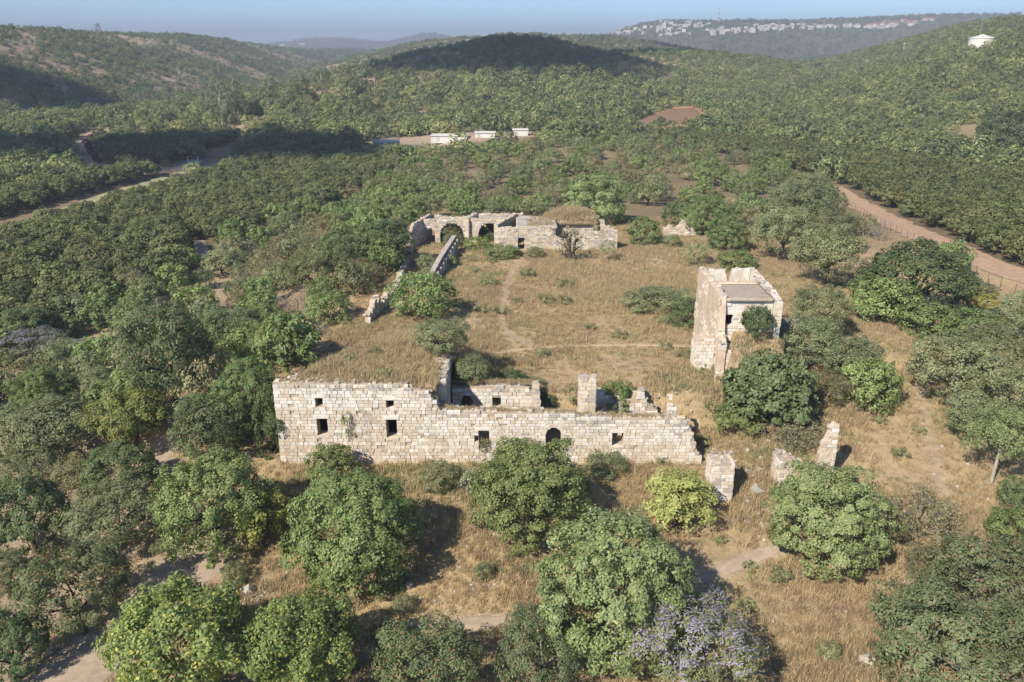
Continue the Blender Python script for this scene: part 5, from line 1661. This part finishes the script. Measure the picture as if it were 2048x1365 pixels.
obj('mast', b.mesh('mast', M['metal']), wt, (-w * 0.12, 0, w * 0.5))
g = ground_hit(1805, 112)
t = thing('utility_pole', (g[0], g[1], gz(g[0], g[1])), 'pale utility pole with crossarm on the wooded slope', 'pole')
b = MB(); b.tube([(0, 0, -0.5), (0, 0, 9.5)], [0.22, 0.15], 6)
obj('pole', b.mesh('pole', M['white_paint']), t)
b = MB(); b.box(-1.4, 1.4, -0.1, 0.1, 0, 0.22)
obj('crossarm', b.mesh('crossarm', M['white_paint']), t, (0, -0.2, 8.4))
b = MB(); b.box(-0.5, 0.5, -0.4, 0.4, 0, 1.1)
obj('transformer', b.mesh('transformer', M['metal']), t, (0, -0.5, 4.2))
def lattice_mast(px, py, hgt, wid, label, name, mats, arms=()):
    g = ground_hit(px, py)
    t = thing(name, (g[0], g[1], gz(g[0], g[1])), label, 'mast')
    n = 8
    for s in range(n):
        b = MB()
        z0_, z1_ = hgt * s / n, hgt * (s + 1) / n
        w0, w1 = wid * (1 - 0.8 * s / n), wid * (1 - 0.8 * (s + 1) / n)
        for (sx, sy) in ((-1, -1), (1, -1), (1, 1), (-1, 1)):
            b.tube([(sx * w0 / 2, sy * w0 / 2, z0_), (sx * w1 / 2, sy * w1 / 2, z1_)], [0.22, 0.22], 4)
            b.tube([(sx * w0 / 2, sy * w0 / 2, z0_), (-sy * w1 / 2, sx * w1 / 2, z1_)], [0.13, 0.13], 4)
        obj('section', b.mesh('section', mats[s % len(mats)]), t)
    for (z_, l_) in arms:
        b = MB(); b.tube([(-l_, 0, z_), (0, 0, z_ + 1.0), (l_, 0, z_)], [0.15, 0.3, 0.15], 4)
        obj('crossarm', b.mesh('crossarm', mats[0]), t)
lattice_mast(1437, 48, 48, 5, 'red and white lattice mast above the hilltop town', 'radio_mast', [M['mast_red'], M['white_paint']])
for k, (a, c_, hgt) in enumerate([(654, 96, 42), (1600, 72, 40), (1555, 74, 40), (1645, 72, 40), (198, 68, 11), (1690, 70, 36)]):
    lattice_mast(a, c_, hgt, 6, ['tall power pylon in the gap between the hills', 'power pylon below the hilltop town, nearest its middle', 'power pylon below the hilltop town, nearest the white blocks', 'power pylon below the town towards the wooded slope', 'faint power pylon on the long ridge', 'power pylon closest to the red-roofed houses'][k], 'power_pylon', [M['metal']], ((hgt * 0.7, 5), (hgt * 0.85, 4)))

# hilltop town
hrng = random.Random(8)
def house(px, py, w, d, hgt, roof, mat, label, group):
    g = ground_hit(px, py)
    if g is None or g[1] < 1500:
        return
    t = thing('town_house', (g[0], g[1], gz(g[0], g[1])), label, 'house', group)
    t.rotation_euler = (0, 0, hrng.uniform(-0.5, 0.5))
    b = MB(); b.box(-w / 2, w / 2, -d / 2, d / 2, -4, hgt)
    for f_ in range(int(hgt // 3.2)):
        pass
    obj('wall', b.mesh('wall', mat), t)
    if roof:
        b = MB(); gable(b, w * 1.1, d * 1.1, hgt + 0.01, hgt + d * 0.3, 0)
        obj('roof', b.mesh('roof', M['red_roof']), t)
    else:
        b = MB(); b.box(-w / 2 - .2, w / 2 + .2, -d / 2 - .2, d / 2 + .2, hgt + 0.01, hgt + 0.6)
        obj('roof', b.mesh('roof', M['house_grey']), t)
    for k in range(3):
        b = MB(); b.box(-0.8, 0.8, -0.06, 0.02, 0, 1.8)
        obj('window', b.mesh('window', M['metal']), t, (-w * 0.3 + k * w * 0.3, -d / 2, hgt * 0.45))
for k in range(150):
    u = hrng.random()
    px = 1228 + 560 * u ** 1.5
    top = np.interp(px, [1228, 1260, 1310, 1400, 1520, 1800], [64, 50, 44, 48, 52, 52])
    bot = np.interp(px, [1228, 1300, 1420, 1500, 1600, 1800], [68, 72, 72, 66, 60, 57])
    house(px, hrng.uniform(top, bot), hrng.uniform(8, 15), hrng.uniform(8, 11), hrng.uniform(4, 8), False, M['house_white'] if hrng.random() < 0.8 else M['house_grey'], 'white flat-roofed house of the hilltop town', 'white houses of the hilltop town')
for k, px in enumerate([1738, 1752, 1766, 1772, 1787, 1793, 1806, 1812, 1822, 1828, 1850, 1862]):
    house(px, hrng.uniform(48, 56) - (px - 1738) * 0.05, hrng.uniform(11, 17), 11, 6, True, M['house_white'], 'red-roofed white house on the ridge beyond the wooded slope', 'red-roofed houses on the ridge')
for (px, py, lb_) in [(565, 92, 'white house alone in the gap of the hills'), (605, 90, 'second white house in the gap of the hills'), (132, 66, 'tiny white building on the long ridge')]:
    house(px, py, 22, 12, 7, False, M['house_white'], lb_, None)

# fences
def fence(pts, step, hgt, label, name='wire_fence', thick=0.05, wires=2):
    line = resample(pts, step)
    t = thing(name, (line[0][0], line[0][1], gz(*line[0])), label, 'fence')
    o0 = t.location
    b = MB(); b.tube([(0, 0, -0.3), (0, 0, hgt)], [thick, thick * 0.9], 5)
    pm = b.mesh('post', M['wood_post'])
    for k, (X, Y) in enumerate(line):
        o = obj('post', pm, t, (X - o0.x, Y - o0.y, gz(X, Y) - o0.z))
        o.rotation_euler = (prng.uniform(-.06, .06), prng.uniform(-.06, .06), 0)
    for w_ in range(wires):
        b = MB()
        b.tube([(X - o0.x, Y - o0.y, gz(X, Y) - o0.z + hgt * (0.45 + 0.45 * w_)) for X, Y in line], [0.012] * len(line), 3)
        obj('wire', b.mesh('wire', M['metal']), t)
q = [ground_hit(*p) for p in [(1688, 405), (1760, 452), (1850, 497), (1930, 540), (2000, 575), (2090, 618)]]
fence([(a[0], a[1]) for a in q], 2.6, 1.35, 'wire fence on thin dark posts along the dirt road')
q = [ground_hit(*p) for p in [(700, 300), (735, 281), (800, 274), (858, 272)]]
fence([(a[0], a[1]) for a in q], 5, 2.2, 'tall mesh fence round the valley compound', 'compound_fence', 0.07, 3)
g = ground_hit(387, 330)
t = thing('farm_gate', (g[0], g[1], gz(g[0], g[1])), 'small pale gate at the turning place between the orchards', 'gate')
for k in (-1, 1):
    b = MB(); b.box(-0.12, 0.12, -0.12, 0.12, -0.3, 2.6)
    obj('post', b.mesh('post', M['house_grey']), t, (k * 1.6, 0, 0))
b = MB(); b.box(-1.45, 1.45, -0.05, 0.05, 0.4, 1.6)
obj('panel', b.mesh('panel', M['metal']), t)
q = [ground_hit(*p) for p in [(1520, 1040), (1480, 1050), (1430, 1055), (1385, 1060)]]
fence([(a[0], a[1]) for a in q], 2.6, 1.1, 'low wire fence between the square pillar and the dome carob', 'wire_fence', 0.04, 1)
# ------------------------------------------------------------------ woods, far scrub and grass: masses nobody could count
def far_clump(name, leaf, seed, w, h, n, ll, base=0.0):
    rng = np.random.default_rng(seed)
    L = dome_lobes(rng, w, h, base, 4, 0.6, 0.3)
    P, Nn = crown_points(rng, L, max(10, n // 9), w * 0.13, 9, 0.5, 0.1, 0.85, True)
    Vl, Fl = leaf_quads(P, Nn, ll, ll * 0.6, rng)
    return mesh_arrays(name, Vl, Fl, [LEAF[leaf]])

def source_collection(name, meshes):
    col = bpy.data.collections.new(name)
    for k, me in enumerate(meshes):
        col.objects.link(bpy.data.objects.new('%s_%02d' % (name, k), me))
    return col

def scatter_object(name, pts, col, n_kinds, label, cat, seed, tilt=0.0):
    """pts (n,5): x y z scale kind"""
    rg = np.random.default_rng(seed)
    pts = np.asarray(pts, np.float32)
    n = len(pts)
    me = bpy.data.meshes.new(name)
    me.vertices.add(n)
    me.vertices.foreach_set('co', pts[:, :3].ravel())
    a = me.attributes.new('size', 'FLOAT', 'POINT')
    a.data.foreach_set('value', pts[:, 3].copy())
    a = me.attributes.new('which', 'INT', 'POINT')
    a.data.foreach_set('value', pts[:, 4].astype(np.int32))
    rot = np.stack([rg.normal(size=n) * tilt, rg.normal(size=n) * tilt, rg.uniform(0, 6.283, n)], 1).astype(np.float32)
    a = me.attributes.new('turn', 'FLOAT_VECTOR', 'POINT')
    a.data.foreach_set('vector', rot.ravel())
    o = obj(name, me)
    ng = bpy.data.node_groups.new(name, 'GeometryNodeTree')
    ng.interface.new_socket('Geometry', in_out='INPUT', socket_type='NodeSocketGeometry')
    ng.interface.new_socket('Geometry', in_out='OUTPUT', socket_type='NodeSocketGeometry')
    N = ng.nodes
    gi, go = N.new('NodeGroupInput'), N.new('NodeGroupOutput')
    ci = N.new('GeometryNodeCollectionInfo')
    ci.inputs['Collection'].default_value = col
    ci.inputs['Separate Children'].default_value = True
    ci.inputs['Reset Children'].default_value = True
    ip = N.new('GeometryNodeInstanceOnPoints')
    ip.inputs['Pick Instance'].default_value = True
    def named(nm, dt):
        nd = N.new('GeometryNodeInputNamedAttribute')
        nd.data_type = dt
        nd.inputs['Name'].default_value = nm
        return nd.outputs['Attribute']
    er = N.new('FunctionNodeEulerToRotation')
    lk = ng.links.new
    lk(gi.outputs[0], ip.inputs['Points'])
    lk(ci.outputs[0], ip.inputs['Instance'])
    lk(named('which', 'INT'), ip.inputs['Instance Index'])
    lk(named('turn', 'FLOAT_VECTOR'), er.inputs[0])
    lk(er.outputs[0], ip.inputs['Rotation'])
    lk(named('size', 'FLOAT'), ip.inputs['Scale'])
    lk(ip.outputs[0], go.inputs[0])
    md = o.modifiers.new('scatter', 'NODES')
    md.node_group = ng
    return tag(o, label, cat, kind='stuff')

# rest of the orchards and of the scrub
oc = source_collection('orchard_rest', [v['crown'] for v in K['orchard']])
scatter_object('orchard_rows', [(a[0], a[1], a[2] - 0.1, a[3], k % 4) for k, a in enumerate(orest)], oc, 4, 'closed dark green orchard rows receding up the valley', 'orchard', 1)
sc_ = source_collection('scrub_rest', [v['crown'] for key in ('scrub', 'scrub_green', 'scrub_dry') for v in K[key]])
if srest:
    scatter_object('scrubland', [(a[0], a[1], a[2] - 0.1, a[3] * 0.9, int(prng.integers(7))) for a in srest], sc_, 7, 'dense mixed scrub behind the far building', 'scrub', 2)

# woods on the hills and along the valley
wk = [far_clump('clump_%d' % k, lf, 40 + k, 5.2, hh, nn, 0.55) for k, (lf, hh, nn) in enumerate([('maquis', 4.2, 430), ('maquis', 3.6, 430), ('maquis_dark', 4.4, 430), ('maquis_light', 4.4, 430), ('maquis_light', 3.8, 430), ('olive_dry', 3.0, 380), ('maquis_dark', 5.2, 440), ('maquis', 5.0, 440)])]
wcol = source_collection('woodland', wk)
rg = np.random.default_rng(9)
cand = []
for (y0, y1, dens) in [(40, 165, 0.06), (165, 320, 0.085), (320, 520, 0.098), (520, 800, 0.095), (800, 1200, 0.066), (1200, 1700, 0.030), (1700, 2800, 0.010), (2800, 5200, 0.0012)]:
    ym = np.linspace(y0, y1, 200)
    n = int(np.trapezoid((1.0 * 2 * ym) * dens, ym) if hasattr(np, 'trapezoid') else np.trapz((1.0 * 2 * ym) * dens, ym))
    yy = np.sqrt(rg.uniform(y0 * y0, y1 * y1, n))
    xx = rg.uniform(-1.0, 1.0, n) * yy
    cand.append(np.stack([xx, yy], 1))
cand = np.concatenate(cand)
x, y = cand[:, 0], cand[:, 1]
z = H(x, y)
keep = np.ones(len(x), bool)
px, py, dp = project(x, y, z)
keep &= (px > -620) & (px < 2670)
outside = (px < -60) | (px > 2112)                  # beyond the photograph the same woods go on
for P in PARCELS + [COMPOUND, CLEAR, FIELD, BARE]:
    keep &= ~in_poly(px, py, P)
keep &= ~in_poly(px, py, BACKSCRUB) & ~in_poly(px, py, THICKET) & ~in_poly(px, py, EASTSCRUB)
keep &= np.where(outside, np.abs(x) > 42, (py < 395) & (y > 165))
# open strips along the tracks, at the orchard margins and before the hills
for P in ([(-60, 520), (-60, 455), (200, 381), (352, 345), (480, 305), (470, 352), (330, 392)], [(135, 262), (200, 244), (330, 236), (470, 232), (500, 240), (475, 280), (250, 292), (205, 300), (225, 350), (150, 330)],
          [(425, 300), (455, 262), (530, 235), (560, 245), (500, 290), (480, 310), (400, 352), (345, 352)], [(140, 345), (215, 330), (350, 330), (350, 350), (190, 372)], [(800, 240), (860, 228), (880, 238), (830, 245)], [(965, 250), (985, 235), (1080, 238), (1060, 256)],
          [(1860, 255), (1960, 250), (1990, 320), (1920, 300)]):
    keep &= ~in_poly(px, py, P) | (rg.uniform(size=len(x)) < (0.30 if P[0] == (135, 262) else 0.05))
hh_ = hill_height(x, y)
kn = fbm(x, y, 55, 4, 81)                       # the same field that makes the soil stony
kn2 = fbm(x, y, 14, 3, 87)
xr_ = 100 + 0.40 * np.clip(392 - y, -40, 260) + 0.24 * np.clip(y - 392, 0, 2000)
right_side = (x > xr_ - 15) & (y < 1100)
cover = np.where(right_side, 0.97, 0.62 + 0.55 * kn + 0.35 * kn2)
cover = np.where((~right_side) & (hh_ < 4) & (y < 900), 0.85, cover)
left_side = (x < -112 - 0.62 * np.clip(y - 200, 0, 190))
cover = np.where(left_side & (y > 420), 0.50 + 0.7 * kn + 0.6 * kn2, cover)
cover = np.where((~right_side) & (y > 480) & (y < 900) & ~left_side, 0.58 + 0.7 * kn + 0.5 * kn2, cover)
keep &= rg.uniform(size=len(x)) < cover
keep[keep] &= path_distance(x[keep], y[keep]) > 2.5
idx = np.nonzero(keep)[0]
vis = np.zeros(len(idx), bool)
for c0 in range(0, len(idx), 6000):
    q_ = idx[c0:c0 + 6000]
    vis[c0:c0 + 6000] = visible(x[q_], y[q_], z[q_], 7.0)
idx = idx[vis]
x, y, z, rs = x[idx], y[idx], z[idx], right_side[idx]
u = rg.uniform(size=len(x)) + 0.5 * fbm(x, y, 40, 2, 95)
kd = np.where(u < 0.25, 0, np.where(u < 0.42, 1, np.where(u < 0.62, 2, np.where(u < 0.72, 6, np.where(u < 0.82, 7, np.where(u < 0.93, 3, 5))))))
v2 = rg.uniform(size=len(x))
kd = np.where(rs, np.where(v2 < 0.35, 0, np.where(v2 < 0.6, 3, np.where(v2 < 0.8, 4, np.where(v2 < 0.93, 7, 2)))), kd)
mid = (~rs) & (y < 480) & (y > 200) & (hill_height(x, y) < 18)
kd = np.where(mid & (v2 < 0.6), np.where(v2 < 0.3, 3, np.where(v2 < 0.45, 4, 7)), kd)
size = (0.5 + 1.0 * rg.uniform(0, 1, len(x)) ** 1.6) * (1.0 - 0.30 * ss(340, 620, y) + 0.30 * ss(900, 1600, y) + 0.5 * ss(1600, 3000, y))
size = np.where(mid, size * 1.2, size)
print('woodland', len(x))
scatter_object('woodland', np.stack([x, y, z - 0.2, size, kd], 1), wcol, 8, 'evergreen maquis covering the hillsides and valley sides', 'woodland', 3)

# dry grass
def tuft(name, leaf, seed, n, h, spread, wid):
    rg = np.random.default_rng(seed)
    a = rg.uniform(0, 6.283, n)
    r_ = spread * np.sqrt(rg.uniform(0, 1, n))
    b0 = np.stack([np.cos(a) * r_, np.sin(a) * r_, -0.03 + 0 * a], 1)
    hh = h * rg.uniform(0.5, 1.15, n)
    lean = rg.normal(size=(n, 2)) * 0.26
    tip = b0 + np.stack([lean[:, 0] * hh, lean[:, 1] * hh, hh], 1)
    midp = (b0 + tip) / 2 + np.stack([-lean[:, 0] * hh * 0.18, -lean[:, 1] * hh * 0.18, hh * 0.06], 1)
    t = rg.uniform(0, 6.283, n)
    side = np.stack([np.cos(t), np.sin(t), 0 * t], 1) * wid
    V_ = np.stack([b0 - side, b0 + side, midp + side * 0.8, midp - side * 0.8, tip], 1).reshape(-1, 3)
    k = np.arange(n)[:, None] * 5
    F4 = np.concatenate([k + np.array([0, 1, 2, 3])], 0)
    F3 = k + np.array([3, 2, 4])
    me = bpy.data.meshes.new(name)
    me.from_pydata(V_.tolist(), [], F4.tolist() + F3.tolist())
    me.materials.append(LEAF[leaf])
    me.update()
    return me
gk = [tuft('tuft_%d' % k, lf, 60 + k, n, h, sp, wd) for k, (lf, n, h, sp, wd) in enumerate([('straw', 26, 0.50, 0.34, 0.014), ('straw', 22, 0.38, 0.34, 0.014), ('straw_red', 24, 0.42, 0.32, 0.014), ('straw', 20, 0.72, 0.26, 0.013), ('weed', 20, 0.34, 0.3, 0.018)])]
gcol = source_collection('grass_tufts', gk)
rg = np.random.default_rng(19)
n = 150000
x, y = rg.uniform(-34, 52, n), rg.uniform(32, 140, n)
z = surface(x, y)
px, py, dp = project(x, y, z)
keep = (px > -80) & (px < 2130) & (py < 1440)
pd = path_distance(x, y)
keep &= rg.uniform(size=n) < ss(-0.05, 0.7, pd)
dens = 0.80 + 0.55 * fbm(x, y, 6, 3, 71) * -1
dens = np.where(x < -18, dens * 0.22, dens)
dens = dens * (1 - 0.8 * ss(0.08, 0.45, fbm(x, y, 5, 2, 111)) * ~in_roof(x, y)) * (1 - 0.6 * ss(0.1, 0.5, fbm(x, y, 14, 2, 113)))
dens = np.where(in_roof(x, y), 0.95, dens)
dens = np.where(y > 118, dens * 0.7, dens)
keep &= rg.uniform(size=n) < dens
# keep out of the rooms and walls
inb = (x > -17.5) & (x < 12.5) & (y > 55.2) & (y < 61.0) & ~in_roof(x, y)
inb |= (x > 17.9) & (x < 23.8) & (y > 66.3) & (y < 75.6)
inb |= (x > -2) & (x < 15) & (y > 112) & (y < 121)
keep &= ~inb
x, y, z = x[keep], y[keep], z[keep]
t1 = fbm(x, y, 9, 3, 131)
u = rg.uniform(size=len(x))
kd = np.where(u < 0.4, 0, np.where(u < 0.75, 1, 2))
kd = np.where((t1 > 0.28) & (u < 0.5), 2, kd)
kd = np.where((kd == 2) & (y < 56) & (u > 0.9), 0, kd)
kd = np.where((t1 < -0.2) & (u > 0.62), 3, kd)
kd = np.where((fbm(x, y, 5, 3, 141) > 0.22) & (u > 0.55) & ~in_roof(x, y), 4, kd)
kd = np.where(in_roof(x, y) & (u > 0.5), 3, kd)
print('tufts', len(x))
size = rg.uniform(0.7, 1.3, len(x)) * (0.85 + 0.35 * fbm(x, y, 4, 2, 151))
gp = np.stack([x, y, z, size, kd], 1)
# on the wall tops and the far roof
ext = []
for k in range(420):
    u_ = rg.uniform(0.3, XE - XF - 3)
    ext.append((XF + u_, YF + rg.uniform(0.35, 0.95), ft(u_) - 0.02, rg.uniform(0.4, 0.8), rg.integers(0, 3)))
for k in range(900):
    X, Y = rg.uniform(5.2, 12.6), rg.uniform(117.6, 123.0)
    ext.append((X, Y, far_mound(X, Y) - 0.05, rg.uniform(0.9, 1.4), rg.choice([0, 2, 3])))
for k in range(160):
    X, Y = rg.uniform(2.2, 6.0), rg.uniform(113.5, 120)
    ext.append((X, Y, 3.25, rg.uniform(0.6, 1.1), rg.choice([0, 3])))
for k in range(160):
    ext.append((rg.uniform(-4.8, 1.5), 60.3 + rg.uniform(0.2, 0.9), 1.25, rg.uniform(0.4, 0.7), rg.integers(0, 3)))
gp = np.concatenate([gp, np.array(ext, float)])
scatter_object('dry_grass', gp, gcol, 5, 'knee-high dry straw-coloured grass over courtyard, roof and slopes', 'grass', 4, 0.08)

# ------------------------------------------------------------------ clouds (they throw the shade on the knoll and the far orchards) and haze
def cloud(target, size, alt, seed, label):
    """a lumpy cumulus whose shadow falls round the target"""
    rg = np.random.default_rng(seed)
    k = (alt - target[2]) / -SUN_DIR.z
    c = Vector(target) - SUN_DIR * k
    b = MB()
    me = bpy.data.meshes.new('cloud')
    import bmesh
    bm = bmesh.new()
    for j_ in range(20):
        a, r_ = rg.uniform(0, 6.283), math.sqrt(rg.uniform(0, 1))
        q_ = bmesh.ops.create_icosphere(bm, subdivisions=3, radius=1.0)
        s = rg.uniform(0.16, 0.34) * (1.15 - 0.6 * r_)
        ox, oy = math.cos(a) * r_ * size[0] * 0.5, math.sin(a) * r_ * size[1] * 0.5
        for v in q_['verts']:
            n_ = 1 + 0.16 * float(fbm(v.co.x * 3 + j_ * 7, v.co.y * 3 + v.co.z * 2, 1.0, 3, seed + j_))
            v.co = Vector((ox + v.co.x * s * size[0] * n_, oy + v.co.y * s * size[1] * n_, (v.co.z * 0.5 if v.co.z > 0 else v.co.z * 0.12) * s * (size[0] + size[1]) * 0.5 * n_))
    bm.to_mesh(me)
    bm.free()
    me.materials.append(M['cloud'])
    for p_ in me.polygons:
        p_.use_smooth = True
    return tag(obj('cloud', me, None, c), label, 'cloud', kind='stuff')
mc = NT('cloud')
M['cloud'] = mc.finish((0.85, 0.85, 0.86), 1.0, 0.0)
mx_ = mc.new('ShaderNodeMixShader')                    # thin cloud lets part of the light through
mx_.inputs[0].default_value = 0.60
mc.link(mc.new('ShaderNodeBsdfTransparent').outputs[0], mx_.inputs[1])
mc.link(mc.p.outputs[0], mx_.inputs[2])
mc.link(mx_.outputs[0], mc.out.inputs['Surface'])
cloud((-10, 560, 20), (190, 170), 650, 1, 'cumulus cloud shading the wooded knoll')
cloud((150, 720, 25), (230, 130), 650, 2, 'cumulus cloud shading the shoulder of the knoll')
cloud((-120, 285, -8), (190, 80), 650, 3, 'cumulus cloud shading the far orchard blocks')
cloud((-330, 480, 10), (170, 110), 650, 4, 'cumulus cloud shading the foot of the opposite slope')
cloud((330, 1150, 30), (230, 160), 700, 5, 'cumulus cloud shading the side valley')

hz = MB()
hz.box(-6600, 6600, -200, 6600, -16, 185)
hm_ = bpy.data.materials.new('haze')
hm_.use_nodes = True
hn_ = hm_.node_tree.nodes
hn_.remove(hn_['Principled BSDF'])
pv = hn_.new('ShaderNodeVolumePrincipled')
pv.inputs['Color'].default_value = (0.35, 0.41, 0.53, 1)
pv.inputs['Density'].default_value = 0.00034
pv.inputs['Anisotropy'].default_value = 0.0
hm_.node_tree.links.new(pv.outputs[0], hn_['Material Output'].inputs['Volume'])
tag(obj('haze', hz.mesh('haze', hm_)), 'thin pale morning haze over the valley', 'haze', kind='stuff')
